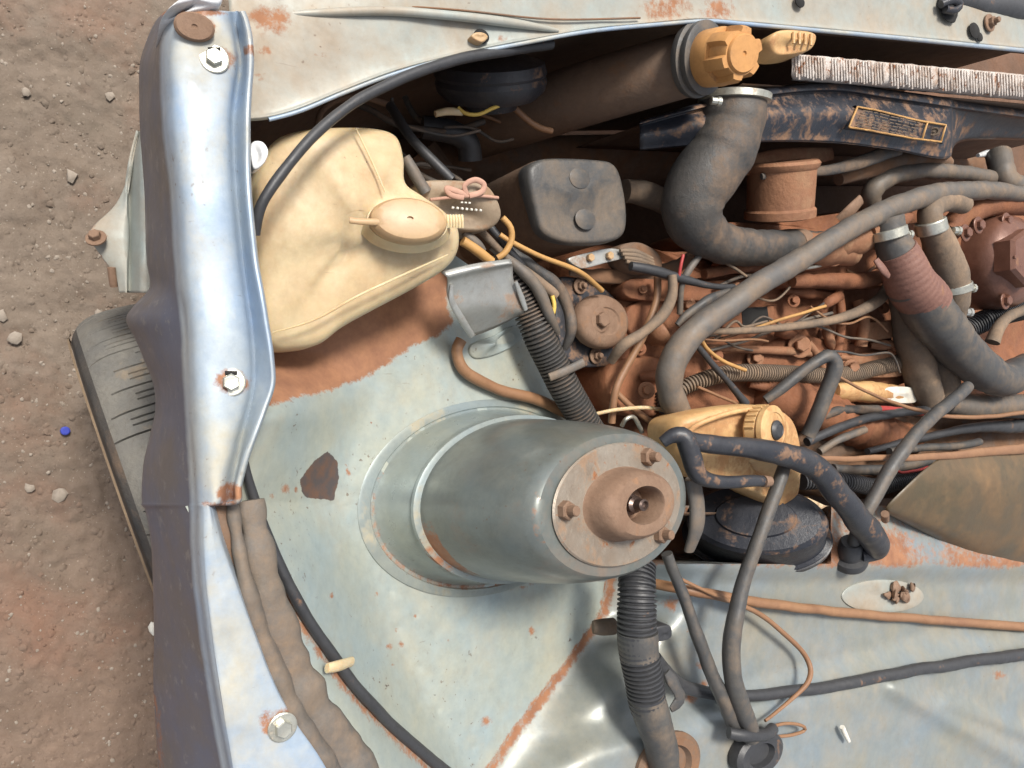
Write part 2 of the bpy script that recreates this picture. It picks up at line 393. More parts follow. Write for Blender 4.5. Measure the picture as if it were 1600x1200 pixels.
# ---------------------------------------------------------------- the ground
def axis(lo, hi, st, far):
    v = []; x = lo
    while x <= hi: v.append(x); x += st
    s = st; a = lo
    left = []
    while a > -far: s *= 1.6; a -= s; left.append(a)
    s = st; c = v[-1]; right = []
    while c < far: s *= 1.6; c += s; right.append(c)
    return left[::-1]+v+right
gx = axis(-.95, .95, .0065, 60); gy = axis(-.45, .42, .0065, 60)
V = []
for x in gx:
    for y in gy:
        p = Vector((x, y, 0))
        near = 1 if abs(x) < 3 and abs(y) < 3 else 0
        z = (.010*noise.noise(p*5)+.006*noise.noise(p*17)+.006*abs(noise.noise(p*30))+.0045*noise.noise(p*75)+.003*noise.noise(p*160)) if near else 0
        V.append((x, y, z))
n = len(gy)
Fc = [(i*n+j, (i+1)*n+j, (i+1)*n+j+1, i*n+j+1) for i in range(len(gx)-1) for j in range(n-1)]
g = finish('ground', V, Fc, GROUND, smooth=True, angle=180); struct(g)
def pebble(c, r, V, Fc, seed, flat=.6):
    s = len(V); m = 7
    rows = [(-.9, .35), (-.45, .85), (.15, 1.0), (.65, .7), (.95, .25)]
    for h, q in rows:
        for k in range(m):
            a = 2*math.pi*k/m+seed
            rr = r*q*(1+.75*noise.noise(Vector((math.cos(a)*1.3+seed*9, math.sin(a)*1.3, h+seed))))
            V.append(Vector((c[0]+math.cos(a)*rr*1.2, c[1]+math.sin(a)*rr, c[2]+h*r*flat)))
    for i in range(len(rows)-1):
        for k in range(m): Fc.append((s+i*m+k, s+i*m+(k+1) % m, s+(i+1)*m+(k+1) % m, s+(i+1)*m+k))
    Fc.append(tuple(s+(len(rows)-1)*m+k for k in range(m)))
V = []; Fc = []
for i in range(4200):
    x = random.uniform(-.95, .95); y = random.uniform(-.3, .3); r = .0010+.0030*random.random()**6
    z = .010*noise.noise(Vector((x, y, 0))*5)+.006*noise.noise(Vector((x, y, 0))*17)
    pebble((x, y, z+r*.2), r, V, Fc, random.random()*6)
gr = finish('gravel', V, Fc, STONE, angle=50); gr['kind'] = 'stuff'; gr['label'] = 'small pale gravel grains scattered over the brown earth'; gr['category'] = 'gravel'
V = []; Fc = []
for i in range(3200):
    x = random.uniform(-.95, .95); y = random.uniform(-.3, .3); r = .002+.006*random.random()**3
    z = .010*noise.noise(Vector((x, y, 0))*5)+.006*noise.noise(Vector((x, y, 0))*17)
    pebble((x, y, z), r, V, Fc, random.random()*6, .5)
cl = finish('earth_clods', V, Fc, GROUND, angle=50); cl['kind'] = 'stuff'; cl['label'] = 'crumbs of dry brown earth lying on the ground'; cl['category'] = 'earth'
for (px, py, r, lab, mm) in [(23, 529, 9, 'round white pebble on bare earth before the tyre', STONE), (94, 772, 10, 'flat white stone on reddish earth beside the tyre sidewall', STONE),
        (47, 762, 6, 'small thin pale stone lying next to a flat white stone', STONE), (112, 276, 8, 'grey flat stone half sunk in earth beside bumper bracket', STONE),
        (3, 493, 8, 'brown-grey pebble just beyond the round white pebble', STONE), (240, 981, 8, 'white stone chip on earth tight against the fender side', WHITEP),
        (40, 143, 6, 'beige stone sunk in earth ahead of the fender corner', STONE), (155, 490, 7, 'pale chip on earth between bracket and tyre', STONE), (172, 150, 6, 'cracked pale stone on earth beside the front fender corner', STONE)]:
    V = []; Fc = []; p = U(px, py, .006); pebble((p.x, p.y, .006), r*sc(p), V, Fc, px*.37, .5)
    tag(finish('stone', V, Fc, mm, angle=50), lab, 'stone')
p = U(101, 673, .006)
tag(lathe('bottle_cap', p, p+Vector((0, .002, .010)), [(.008, 0), (.0085, .3), (.008, .85), (.006, 1)], BLUEC, n=18), 'small bright blue plastic cap lying on the earth', 'cap')
# ---------------------------------------------------------------- car body
car = thing('car_body', 'pale blue weathered car body with dented fender, open engine bay and rusty seams', 'car', 500, 700, .25)
# ---------------------------------------------------------------- wheel
wh = part_empty('wheel', car, 190, 690, 0.0); wh['label'] = 'worn cracked grey tyre with muddy rim under the dented fender'
wc = Vector((.150, .135, .285)); yaw = math.radians(17); camber = math.radians(-1)
ax = Vector((math.sin(yaw), -math.cos(yaw), math.sin(camber))).normalized()       # outward
def ringprof(prof, m, name, parent, n=96, groove=False, dents=0):
    X = Vector((1, 0, 0)); X = (X-ax*X.dot(ax)).normalized(); Y = ax.cross(X); V = []; Fc = []
    for (r, h) in prof:
        for k in range(n):
            a = 2*math.pi*k/n; q = r
            if groove and k % 23 in (0, 9, 15) and r > .27 and h < (.070 if k % 23 == 0 else .040)-.012*((k//23*5) % 4) and h > -.07+.025*((k//23*3+k) % 4): q -= .007
            V.append(wc+ax*h+X*(math.cos(a)*q)+Y*(math.sin(a)*q))
    for i in range(len(prof)-1):
        for k in range(n): Fc.append((i*n+k, i*n+(k+1) % n, (i+1)*n+(k+1) % n, (i+1)*n+k))
    return finish(name, V, Fc, m, parent, angle=28)
tp = [(.180, .060), (.200, .078), (.235, .088), (.252, .087), (.264, .081), (.272, .074), (.2775, .068), (.2830, .058), (.2868, .046), (.2888, .030), (.2898, .012), (.2898, -.01), (.2885, -.04), (.283, -.066), (.26, -.086), (.22, -.09), (.18, -.065)]
wt = ringprof(tp[5:], TYRE, 'tyre', wh, n=1200, groove=True)
ringprof(tp[:6], DUSTY, 'sidewall', wt, n=120)
ringprof([(.255, .0885), (.258, .0905), (.261, .0875)], RIM, 'sidewall_bead', wt)
ringprof([(.188, .070), (.186, .078), (.178, .080), (.170, .055), (.150, .030), (.10, .035), (.06, .05), (.001, .052)], RIM, 'rim', wh)
NT = Vector((-.07, math.sin(math.radians(12)), math.cos(math.radians(12)))).normalized()
TC = U(773, 774, .69)
def plane_z(px, py):
    d = ray(px, py); t = (TC-CAM).dot(NT)/d.dot(NT); return CAM.z+d.z*t
LIP = [(20, 385), (60, 390), (100, 393), (200, 388), (300, 390), (400, 400), (500, 416), (560, 425), (600, 427), (650, 411), (700, 393), (760, 376), (786, 372), (850, 405), (900, 428), (1000, 465), (1100, 515), (1215, 590), (1420, 670), (1750, 700)]
def apron_z(px, py):
    z = plane_z(px, py); l = interp(LIP, py)
    s = 1-sstep(l-15, l+165, px)
    s *= sstep(545, 660, py)
    return z+(max(.872, z)-z)*s
def A(px, py, dz=.012): return (px, py, apron_z(px, py)+dz)
# fender skin
rowsF = []
for (y, sil, sh, gv, lp) in [(18, 262, 285, 366, 380), (34, 246, 276, 366, 386), (60, 233, 270, 370, 391), (100, 221, 268, 374, 393), (150, 220, 270, 368, 390), (200, 221, 272, 364, 388), (300, 228, 284, 368, 390), (400, 231, 290, 378, 400),
        (450, 236, 294, 384, 408), (480, 212, 298, 388, 413), (500, 202, 300, 391, 416), (530, 216, 302, 394, 421), (560, 228, 303, 396, 425), (600, 243, 305, 396, 427), (640, 246, 307, 388, 414), (680, 238, 310, 377, 399), (720, 229, 313, 368, 385), (760, 226, 315, 360, 375), (784, 226, 316, 357, 372)]:
    arch = 470 < y < 790
    wv = 3*noise.noise(Vector((y*.011, 1, 0)))+1.5*noise.noise(Vector((y*.03, 2, 0)))
    rowsF.append([(sil+16, y, .66 if arch else .46), (sil+3, y, .715), (sil, y, .745), (sil*.6+sh*.4-2+wv, y, .82+.0012*wv), (sh-14, y, .880), (sh-3, y, .905), (sh+12, y, .916), (sh*.5+gv*.5, y, .919), (gv-14, y, .916), (gv-4, y, .905), (gv+3, y, .901), (gv+9, y, .908), (lp-5, y, .925), (lp-1, y, .928), (lp+1, y, .918)])
for (y, sil, sh, rg) in [(789, 226, 316, 333), (800, 232, 317, 334), (850, 240, 317, 348), (920, 243, 322, 373), (1000, 245, 332, 402), (1060, 244, 341, 425), (1120, 247, 351, 455), (1225, 253, 369, 520), (1420, 256, 385, 585), (1750, 258, 392, 620)]:
    wv = 3*noise.noise(Vector((y*.011, 1, 0)))+1.5*noise.noise(Vector((y*.03, 2, 0)))
    rowsF.append([(sil+16, y, .46), (sil+3, y, .70), (sil, y, .745), (sil*.6+sh*.4-2+wv, y, .82+.0012*wv), (sh-14, y, .880), (sh-4, y, .905), (sh+2, y, .913), (sh+6, y, .915), (sh*.6+rg*.4+2, y, .9155), (sh*.4+rg*.6, y, .915), (rg-6, y, .913), (rg-3, y, .910), (rg, y, .902), (rg+4, y, .888), (rg+8, y, .874)])
def st_f(x, y):
    v = 0
    for (a, b, r) in [(345, 92, 26), (362, 597, 30), (322, 45, 20), (358, 770, 26), (392, 80, 14)]:
        v = max(v, .62-.5*max(0, math.hypot((x-a)/1.3, y-b)/r-.45))
    v = max(v, .62-.02*abs(y-22)-.006*max(0, x-330)) if y < 40 else v
    return v
def st_g(x, y): return max(0, .6-.5*max(0, math.hypot((x-432)/1.2, y-1128)/34-.5), .58-.02*ldist([(243, 1085), (252, 1140), (256, 1225)], x, y), .58-.02*ldist([(320, 787), (368, 786)], x, y))
def dk_f(x, y): return max(0, .56-.03*ldist([(300, 645), (318, 634), (334, 627)], x, y), .56-.05*ldist([(300, 381), (318, 381)], x, y), .5-.05*math.hypot(x-302, y-571), .52-.04*math.hypot(x-350, y-120))
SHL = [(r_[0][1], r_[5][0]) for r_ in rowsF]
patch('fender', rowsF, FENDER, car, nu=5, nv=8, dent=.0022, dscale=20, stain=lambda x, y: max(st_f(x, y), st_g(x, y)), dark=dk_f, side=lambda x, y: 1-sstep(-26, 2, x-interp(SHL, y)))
# inner apron
PRIMER = [(415, 400), (640, 400), (706, 425), (700, 470), (712, 500), (690, 522), (645, 545), (590, 582), (560, 597), (500, 618), (470, 622), (425, 637), (400, 640)]
DARKP = [(512, 703), (528, 722), (530, 745), (522, 782), (480, 779), (470, 770), (468, 748), (488, 722)]
SEAM = [(950, 900), (938, 960), (873, 1050), (803, 1140), (755, 1210), (728, 1420), (722, 1750)]
RINGP = [(775+math.cos(a/24*2*math.pi)*181, 772+math.sin(a/24*2*math.pi)*150) for a in range(25)]
CABL = [(440, 905), (500, 1005), (560, 1085), (650, 1170), (690, 1210)]
def st_a(x, y):
    v = max(.5+.5*max(-1, min(1, sdf(PRIMER, x, y)/30)), 0)
    v = max(v, .62-.028*ldist(SEAM, x, y))
    d = ldist(CABL, x+8, y-6); v = max(v, .60-.014*d)
    if y > 800: v = max(v, .565-.03*ldist(RINGP, x, y))
    for (a, b, r) in [(445, 765, 14), (462, 765, 8), (608, 1010, 9), (628, 1008, 9), (545, 740, 8), (613, 1040, 6), (760, 1127, 16), (517, 930, 10), (543, 735, 6), (425, 775, 8), (590, 928, 8), (540, 725, 5), (700, 1000, 5), (830, 985, 10), (650, 963, 5), (620, 985, 6), (478, 1095, 10), (580, 660, 4), (690, 610, 4)]:
        v = max(v, .66-.3*math.hypot(x-a, (y-b)/1.2)/r)
    return v
def dk_a(x, y):
    v = .5+.5*max(-1, min(1, sdf(DARKP, x, y)/9))
    for (a, b, r) in [(836, 997, 14), (606, 1072, 10), (680, 1085, 9), (890, 1000, 10), (430, 800, 10), (665, 1095, 7)]:
        v = max(v, .6-.3*math.hypot((x-a)/1.5, y-b)/r)
    return max(0, v)
EDGE = [(170, 520), (300, 585), (400, 712), (440, 770), (500, 832), (560, 868), (620, 902), (660, 930), (720, 950), (880, 952), (905, 948), (960, 937), (1050, 872), (1140, 802), (1225, 745), (1420, 720), (1750, 715)]
rows = []; st = []; dk = []
NY, NX = 310, 160
for i in range(NY+1):
    y = 300+(1750-300)*i/NY; a = interp(LIP, y)-55 if y < 790 else interp(LIP, y)-85; b = interp(EDGE, y); line = []
    for j in range(NX+1):
        x = a+(b-a)*j/NX; p = U(x, y, apron_z(x, y))
        p.z += .0022*noise.noise(p*9)+.0008*noise.noise(p*40)
        for (qx, qy, r) in [(622, 982, 9), (650, 963, 7), (610, 925, 7), (640, 910, 7), (655, 1043, 8), (684, 1109, 8), (740, 1170, 8)]:
            dd = math.hypot(x-qx, y-qy)/r
            if dd < 2: p.z -= .0022*math.exp(-dd*dd*2)
        line.append(p); st.append(st_a(x, y)); dk.append(dk_a(x, y))
    e = line[-1]
    line.append(e+Vector((0, .004, -.006))); line.append(e+Vector((0, .006, -.20))); st += [.6, .55]; dk += [0, 0]
    rows.append(line)
V, Fc = grid(rows)
ap = finish('inner_apron', V, Fc, PAINT, car, angle=60, stain=st, dark=dk)
# strut tower
s0 = sc(TC); H = .243
P0 = TC; P1 = TC+NT*H; STR = 1.62
R = lambda px: px*s0
base = [(R(150), -.03), (R(150), .006), (R(147), .012), (R(139), .012), (R(137.5), .003), (R(134), .003), (R(131), .025), (R(127.5), .09), (R(124), .17), (R(121.5), .23), (R(123.5), .252), (R(123), .27), (R(118.5), .28), (R(108), .28)]
def st_b(i, a):
    return {3: .46, 4: .5, 5: .50, 6: .4}.get(i, 0)+(.05 if i < 7 else 0)*math.cos(a) + (max(0, .60-.4*abs(a-5.3)) if i in (9, 10, 11, 12) else 0)
lathe('tower_flare', P0, P1, base, PAINT2, car, n=120, stretch=STR, stainf=st_b)
prof = [(R(117.5), .265), (R(116.8), .32), (R(116), .37), (R(115), .43), (R(113), .55), (R(110), .67), (R(106.5), .78), (R(102.5), .865), (R(98.5), .93), (R(95), .975), (R(91), .996), (R(84), 1.0), (R(20), 1.0)]
def st_t(i, a):
    if i in (0, 1, 2): return max(.38, .70-.5*abs(a-5.25))
    if i in (9, 10): return .40+.1*math.sin(3*a)
    return 0
lathe('strut_tower', P0, P1, prof, TOWERM, car, n=120, stretch=STR, stainf=st_t)
mt = thing('strut_mount', 'round rusted strut top plate with three studs bolted on the tower', 'strut mount', 965, 785, .88)
sp = sc(P1)
r = lambda px: px*sp
lathe('mount_plate', P1+NT*.0005, P1+NT*.0045, [(r(93), 0), (r(95), .5), (r(93), 1), (r(30), 1)], PLATE, mt, n=80, stretch=STR)
hb = .036; B0 = P1+NT*.0045; B1 = B0+NT*hb
lathe('bearing_boss', B0, B1, [(r(58), -.02), (r(56), .05), (r(54.5), .25), (r(53), .6), (r(50), .84), (r(45), .97), (r(38), 1.0), (r(29), 1.0), (r(28), .94), (r(27), .05), (r(5), .04)], RUST, mt, n=64, stretch=STR)
lathe('strut_rod', B0, B1+NT*.002, [(r(17), .1), (r(17), .3), (r(12), .32), (r(11), .5), (r(13), .52), (r(9), .6), (r(9), .86), (r(6), .9), (r(5), .8), (.0001, .78)], SROD, mt, n=20, stretch=1.3)
pz = P1.z+.004
for (px, py, rr) in [(878, 797, 15.5), (1006, 714, 14), (1026, 834, 14)]:
    d = ray(px, py); t = (P1-CAM).dot(NT)/d.dot(NT); q = CAM+d*t
    bolt(px, py, q.z+.002, NT, rr, RUST, mt, 'stud_nut', washer=False, stud=2.0, head=1.0)
# front panel
PL = [(372, 190, .868), (420, 186, .872), (470, 172, .872), (540, 143, .872), (620, 113, .872), (720, 86, .872), (820, 66, .872), (920, 48, .87), (1020, 38, .868), (1100, 32, .868), (1160, 36, .868), (1260, 45, .868), (1400, 58, .868), (1520, 70, .868), (1680, 86, .868)]
TOPX = [(x_-40 if x_ < 500 else x_, -330) for x_, y_, z_ in PL]
rows = []
for k, (f, dz) in enumerate([(0, -.10), (.3, -.02), (.55, .008), (.7, .011), (.8, .008), (.92, .003), (.975, .002), (.99, .004), (1, .0)]):
    rows.append([(tx+(x-tx)*f, ty+(y-ty)*f, z+dz) for (x, y, z), (tx, ty) in zip(PL, TOPX)])
def st_p(x, y):
    v = 0
    for (a, b, r_) in [(420, 30, 40), (412, 80, 14), (405, 118, 12), (500, 85, 10), (790, 60, 14), (1040, 12, 40), (1120, 15, 30), (950, 30, 10), (345, 40, 25)]:
        v = max(v, .58-.3*max(0, math.hypot((x-a)/1.6, y-b)/r_-.3))
    return v
patch('front_panel', rows, FRONTP, car, nu=5, nv=8, dent=.002, dscale=14, stain=st_p)
tube('panel_edge_lip', [(x, y+1, z+.001) for (x, y, z) in PL[1:]], 3.2, FENDER, car, n=10)
tube('panel_rib', [(432, 23, .878), (500, 20, .884), (600, 17, .885), (700, 24, .884), (800, 36, .880), (872, 48, .874)], [3, 6, 7, 7, 7, 3], FRONTP, car)
tube('panel_seam', [(400, 16, .879), (480, 10, .880), (600, 9, .880), (720, 16, .880), (860, 30, .878), (1000, 28, .876)], 1.6, INNER, car)
def drop(line, dz, dx=0): return [(Vector(U(*p))+Vector((dx, 0, -dz))) for p in line]
# wall of the front panel hanging below its lip
rows = [drop(PL, .001, .000), drop(PL, .02, -.012), drop(PL, .05, -.016), drop(PL, .055, -.05), drop(PL, .30, -.07), drop(PL, .62, -.02)]
V, Fc = grid(rows); finish('radiator_support', V, Fc, INNER, car, angle=40)
for (px, py, z, rp) in [(752, 57, .875, 11), (1249, 3, .875, 9), (1481, 12, .875, 22), (1486, 26, .874, 10), (1522, 48, .873, 12), (1530, 58, .873, 7)]:
    p = U(px, py, z+.003); lathe('panel_hole', p, p+Vector((0, 0, .003)), [(rp*sc(p), 0), (rp*sc(p), .5), (rp*.7*sc(p), 1)], BLACKH, car, n=20, stretch=1.2)
blob('panel_clip', [(737, 57, .885), (744, 50, .886), (757, 51, .886), (763, 58, .885), (753, 66, .885)], .872, CREAMC, car, rnd=.002)
tube('latch_hook', [(1470, 8, .885), (1488, 2, .893), (1498, 8, .893), (1490, 17, .890), (1476, 15, .886)], 6, BLACKP, car)
bolt(1546, 36, .875, Vector((0, 0, 1)), 8, RUST, car, 'panel_bolt', stud=1.8)
tube('bumper_strip', [(1395, -12, .85), (1460, -6, .86), (1530, 8, .86), (1600, 22, .86), (1680, 36, .86)], [9, 14, 17, 18, 18], RUBBER, car)
tube('grille_top_edge', [(1480, -14, .87), (1560, -4, .87), (1680, 12, .87)], 8, GREYP, car)
lathe('rubber_plug', U(303, 45, .917), U(304, 41, .930), [(.010, 0), (.0125, .3), (.0125, .85), (.011, 1), (.002, 1), (.001, .9)], RUST, car, n=28, stretch=1.4)
for (px, py) in [(334, 92), (360, 597)]:
    tube('bolt_slot', [(px-9, py-14, .9195), (px, py-14, .9195), (px+10, py-14, .9195)], 4.5, BLACKH, car, n=8)
    bolt(px, py, .919, Vector((0, -.05, 1)), 13.5, STEEL, car, 'fender_bolt')
bolt(441, 1136, .916, Vector((0, .05, 1)), 13.5, STEEL, car, 'fender_bolt')
# front corner: white lamp remains and fender end
blob('corner_lamp', [(252, 32, .905), (262, 12, .925), (285, -6, .93), (320, -20, .93), (350, -18, .93), (346, 3, .93), (330, 12, .925), (290, 20, .92)], .84, CLEARW, car, rnd=.006)
# bumper bracket low beside the fender
bb = thing('bumper_bracket', 'pale painted corrugated sheet bracket with rusty bolt sticking out below fender', 'bracket', 190, 360, .55)
rows = []
for (y, a) in [(205, 214), (240, 205), (280, 198), (320, 180), (352, 147), (372, 137), (385, 147), (410, 165), (430, 180), (457, 186)]:
    rows.append([(a, y, .565), (a*.72+.28*208, y, .57), (198 if a < 198 else a+2, y, .575), (203 if a < 200 else a+4, y, .565), (213 if a < 210 else a+6, y, .585), (221, y, .60), (236, y, .60), (256, y, .59)])
patch('bracket_sheet', rows, FRONTP, bb, nu=4, nv=5, thick=.003, stain=lambda x, y: max(.66-.022*math.hypot(x-160, y-370), .56-.03*ldist([(205, 240), (147, 350), (137, 372), (165, 412), (182, 440)], x, y)))
bolt(150, 372, .580, Vector((-.5, -.3, .8)), 9, RUST, bb, 'rusty_bolt', stud=0, head=1.2)
tube('rusty_stud', [(174, 418, .57), (176, 435, .565), (178, 447, .56)], 6, RUST, bb)
# firewall and cowl
def seamx(y): return interp([(b, a) for a, b in SEAM], y)
def fw_z(px, py):
    sx = seamx(max(900, py)); a0 = plane_z(min(px, sx), py)-.004
    base = .752 + .010*sstep(0, 1, (px-1200)/400)
    t = sstep(0, 150, px-sx); z = a0+(base-a0)*t
    cy = 1210-(px-760)*.262                                # the fold that carries the highlight
    z += .032*sstep(-48, 26, py-cy)*sstep(10, 210, px-sx)
    z += .016*(1-sstep(880, 915, py))
    for ln, wd, am in (([(1400, 1078), (1500, 1135), (1690, 1240)], 16, .012), ([(1480, 1098), (1560, 1130), (1700, 1180)], 13, .010)):
        z += am*math.exp(-(ldist(ln, px, py)/wd)**2)
    if py < 880: z -= .028*sstep(0, 90, 880-py)+.22*sstep(-12, 16, 880-py)*(1-sstep(1262, 1300, px))
    return z
def Fz(px, py, dz=.012): return (px, py, fw_z(px, py)+dz)
rows = []; st = []
for i in range(201):
    y = 790+(1750-790)*i/200; a = seamx(max(900, y))-18; line = []
    for j in range(141):
        x = a+(1700-a)*j/140; p = U(x, y, fw_z(x, y)); p.z += .003*noise.noise(p*7)+.001*noise.noise(p*30); line.append(p)
        v = .66-.02*ldist([(955, 900), (944, 960), (879, 1050), (809, 1140), (760, 1215)], x, y) if x < 1000 else 0
        for (q, b, rr) in [(1045, 945, 24), (1080, 1090, 18), (1100, 1070, 14), (1395, 928, 20), (1075, 985, 8), (1095, 1040, 12), (1020, 1130, 12), (1560, 1055, 16), (1330, 880, 25)]:
            v = max(v, .64-.3*math.hypot((x-q)/1.4, y-b)/rr)
        if y < 893: v = max(v, .565+.22*noise.noise(Vector((x*.012, y*.02, 3)))-.15*sstep(880, 893, y))
        st.append(v)
    rows.append(line)
V, Fc = grid(rows); finish('firewall', V, Fc, FIREW, car, angle=60, stain=st)
patch('firewall_lower', [[(x, 802, .715) for x in (960, 1150, 1400, 1700)], [(x, 806, .66) for x in (960, 1150, 1400, 1700)], [(x, 800, .30) for x in (800, 1000, 1300, 1700)]], INNER, car)
rows = [[(1480, 706, .802), (1560, 700, .805), (1690, 693, .805)], [(1432, 745, .805), (1540, 760, .825), (1690, 765, .825)], [(1386, 792, .785), (1520, 832, .80), (1690, 850, .80)], [(1392, 806, .760), (1530, 872, .765), (1690, 915, .768)]]
patch('heater_cover', rows, OLIVE, car, nu=10, nv=10, dent=.003, dscale=10)
tube('cover_flange', [(1283, 717, .79), (1380, 716, .80), (1480, 712, .808), (1590, 702, .812), (1690, 692, .812)], [4, 5, 6, 8, 9], BROWNT, car, flat=.6)
tube('cover_stud', [(1383, 812, .775), (1383, 803, .79)], 6, RUST, car)
# rusty torn hole
V = []
blob('rust_patch_ring', [Fz(1380+64*math.cos(a*math.pi/6), 932+26*math.sin(a*math.pi/6), .003) for a in range(12)], .745, FRONTP, car, rnd=.002)
for k in range(14):
    a = random.uniform(0, 6.28); cx, cy_ = 1402+random.uniform(-28, 26), 928+random.uniform(-9, 9); l = random.uniform(7, 16)
    tube('torn_metal', [Fz(cx, cy_, .004), Fz(cx+l*.5*math.cos(a), cy_+l*.3*math.sin(a), .012+.006*random.random()), Fz(cx+l*math.cos(a), cy_+l*.6*math.sin(a), .006)], [5, 7, 2], RUST if k % 3 else INNER, car, wob=.9, n=9, flat=.45)
# floor of the bay
rows = [[(x, y, z) for x in (300, 700, 1100, 1750)] for y, z in ((60, .22), (400, .24), (700, .24), (900, .26))]
patch('bay_floor', rows, FLOORM, car, dent=.03, dscale=8)
# side rail below the apron edge, and the lower front cross tube
tube('chassis_rail', [(640, 250, .42), (760, 420, .42), (850, 600, .42), (900, 760, .42)], 50, INNER, car)
tube('cross_member', [(500, 260, .35), (800, 255, .36), (1100, 250, .36), (1500, 250, .36)], 40, INNER, car)
blob('notch_cavity', [(322, 790, .895), (345, 788, .895), (372, 787, .895), (384, 830, .89), (392, 900, .885), (366, 890, .885), (348, 850, .888), (334, 815, .892)], .86, INNER, car, rnd=.003)
# seals, grommets
ws = thing('weatherstrip', 'grey brown perished rubber weatherstrip along the cowl edge', 'seal', 420, 1000, .88)
wp = [(388, 782, .902), (396, 850, .905), (408, 920, .905), (432, 1000, .902), (470, 1085, .90), (515, 1165, .90), (555, 1230, .90), (625, 1400, .90), (665, 1740, .90)]
tube('seal_body', [(x+8, y, z-.010) for x, y, z in wp], [20, 23, 26, 30, 33, 36, 38, 38, 38], GREYH, ws, wob=.3, flat=.5, n=20)
tube('seal_lip', [(x-22, y+5, z-.004) for x, y, z in wp], [9, 12, 14, 17, 19, 21, 22, 22, 22], GREYH, ws, wob=.35, n=12)
tag(tube('rubber_scrap', [(335, 792, .893), (348, 820, .893), (362, 860, .893), (380, 910, .893)], [9, 13, 11, 6], INNER, wob=.6, flat=.5), 'torn dark crumbling rubber scrap in the notch behind the fender', 'rubber')
# ---------------------------------------------------------------- washer reservoir
wr = thing('washer_reservoir', 'yellowed translucent plastic washer fluid tank with oval cap beside fender', 'reservoir', 540, 400, .66)
out = [(398, 300, .84), (412, 245, .842), (432, 212, .845), (470, 197, .85), (530, 192, .853), (590, 194, .852), (625, 207, .85), (637, 240, .848), (640, 280, .85), (668, 302, .852), (705, 328, .85), (726, 356, .848), (724, 392, .842), (702, 420, .836), (650, 452, .83), (590, 484, .826), (540, 512, .824), (505, 538, .822), (470, 547, .82), (430, 546, .82), (410, 520, .825), (400, 450, .83), (395, 380, .838)]
blob('tank', out, .66, CREAM, wr, rnd=.022, dome=.010, n=6, shrink=.88, dent=.0035)
tube('mould_seam', [(556, 200, .862), (580, 250, .866), (602, 300, .866)], [1, 1.6, 1], CREAM, wr)
tube('mould_ridge', [(425, 520, .838), (490, 500, .842), (560, 462, .848), (640, 425, .850), (700, 398, .848)], [1, 2, 2, 2, 1], CREAM, wr)
cp0 = U(636, 350, .868); cp1 = U(641, 341, .888); s_ = sc(cp0)
lathe('neck', cp0-(cp1-cp0)*.6, cp0+(cp1-cp0)*.2, [(42*s_, 0), (38*s_, .5), (36*s_, 1)], CREAM, wr, n=48, stretch=1.75)
cap = lathe('cap', cp0, cp1, [(34*s_, 0), (36*s_, .08), (36*s_, .5), (34.5*s_, .75), (31*s_, .92), (24*s_, 1.0), (3*s_, 1.03), (2.5*s_, .9), (.0001, .9)], CREAMC, wr, n=64, stretch=1.68, angle=30)
tube('cap_tab', [(546, 344, .876), (562, 346, .878), (592, 347, .878)], [5, 5, 6], CREAMC, cap, flat=.6)
for k in range(6): tube('tab_rib', [(699+k*4.5, 336, .879), (700+k*4.5, 345, .881), (700+k*4.5, 356, .879)], 2.4, CREAM, cap, n=6)
tag(blob('clear_tape', [(393, 224, .895), (410, 220, .90), (420, 236, .902), (412, 256, .90), (396, 262, .895)], .875, CLEARW, rnd=.002, dent=.006), 'crumpled clear tape stuck between fender lip and washer tank', 'tape')
# ---------------------------------------------------------------- boxes near the tank
rb = thing('relay_box', 'beige relay box tied with a pink ribbon bow behind washer tank', 'relay', 725, 325, .70)
blob('box_body', [(655, 284, .80), (735, 282, .80), (768, 294, .80), (785, 336, .79), (757, 360, .775), (690, 352, .78), (662, 320, .79)], .70, BOXM, rb, rnd=.006, sharp=False)
tube('ribbon', [(672, 312, .805), (710, 308, .808), (745, 306, .806), (778, 309, .797)], 2.6, PINK, rb)
tube('bow_loop', [(730, 305, .808), (726, 290, .812), (742, 281, .814), (756, 288, .812), (752, 300, .81), (733, 306, .809)], 4.5, PINK, rb, flat=.5)
tube('bow_loop', [(730, 305, .808), (712, 298, .812), (698, 294, .812), (704, 304, .811), (724, 309, .809)], 4.5, PINK, rb, flat=.5)
for k in range(7): tube('printed_mark', [(706+k*7.2, 324+k*.7, .803-k*.0008), (709+k*7.2, 325+k*.7, .8028-k*.0008)], 2.0, WHITEP, rb, n=6)
for k in range(3): tube('printed_mark', [(720+k*6, 316+k*.5, .806), (723+k*6, 316.3+k*.5, .8055)], 1.4, WHITEP, rb, n=6)
cn = thing('black_canister', 'dusty black box with rounded lid and two embossed discs', 'canister', 880, 330, .50)
lid = [(826, 275, .745), (832, 254, .745), (860, 246, .745), (930, 248, .745), (962, 256, .745), (976, 290, .742), (982, 345, .738), (970, 372, .736), (930, 381, .735), (880, 378, .735), (848, 362, .737), (836, 325, .74)]
blob('body', [(x-6 if x < 900 else x-8, y+2, z-.022) for x, y, z in lid], .42, INNER, cn, rnd=.006, shrink=1.0)
ld = blob('lid', lid, .716, GREYP, cn, rnd=.009, shrink=1.0)
for (px, py, zz) in [(905, 279, .7445), (914, 343, .7395)]:
    p = U(px, py, zz); lathe('embossed_disc', p, p+Vector((0, 0, .0022)), [(16*sc(p), 0), (16*sc(p), .7), (14.5*sc(p), 1), (1e-6, 1)], GREYP, ld, n=28, stretch=1.2)
ib = thing('ignition_bracket', 'small grey metal bracket with two brass bolts below black canister', 'bracket', 930, 402, .66)
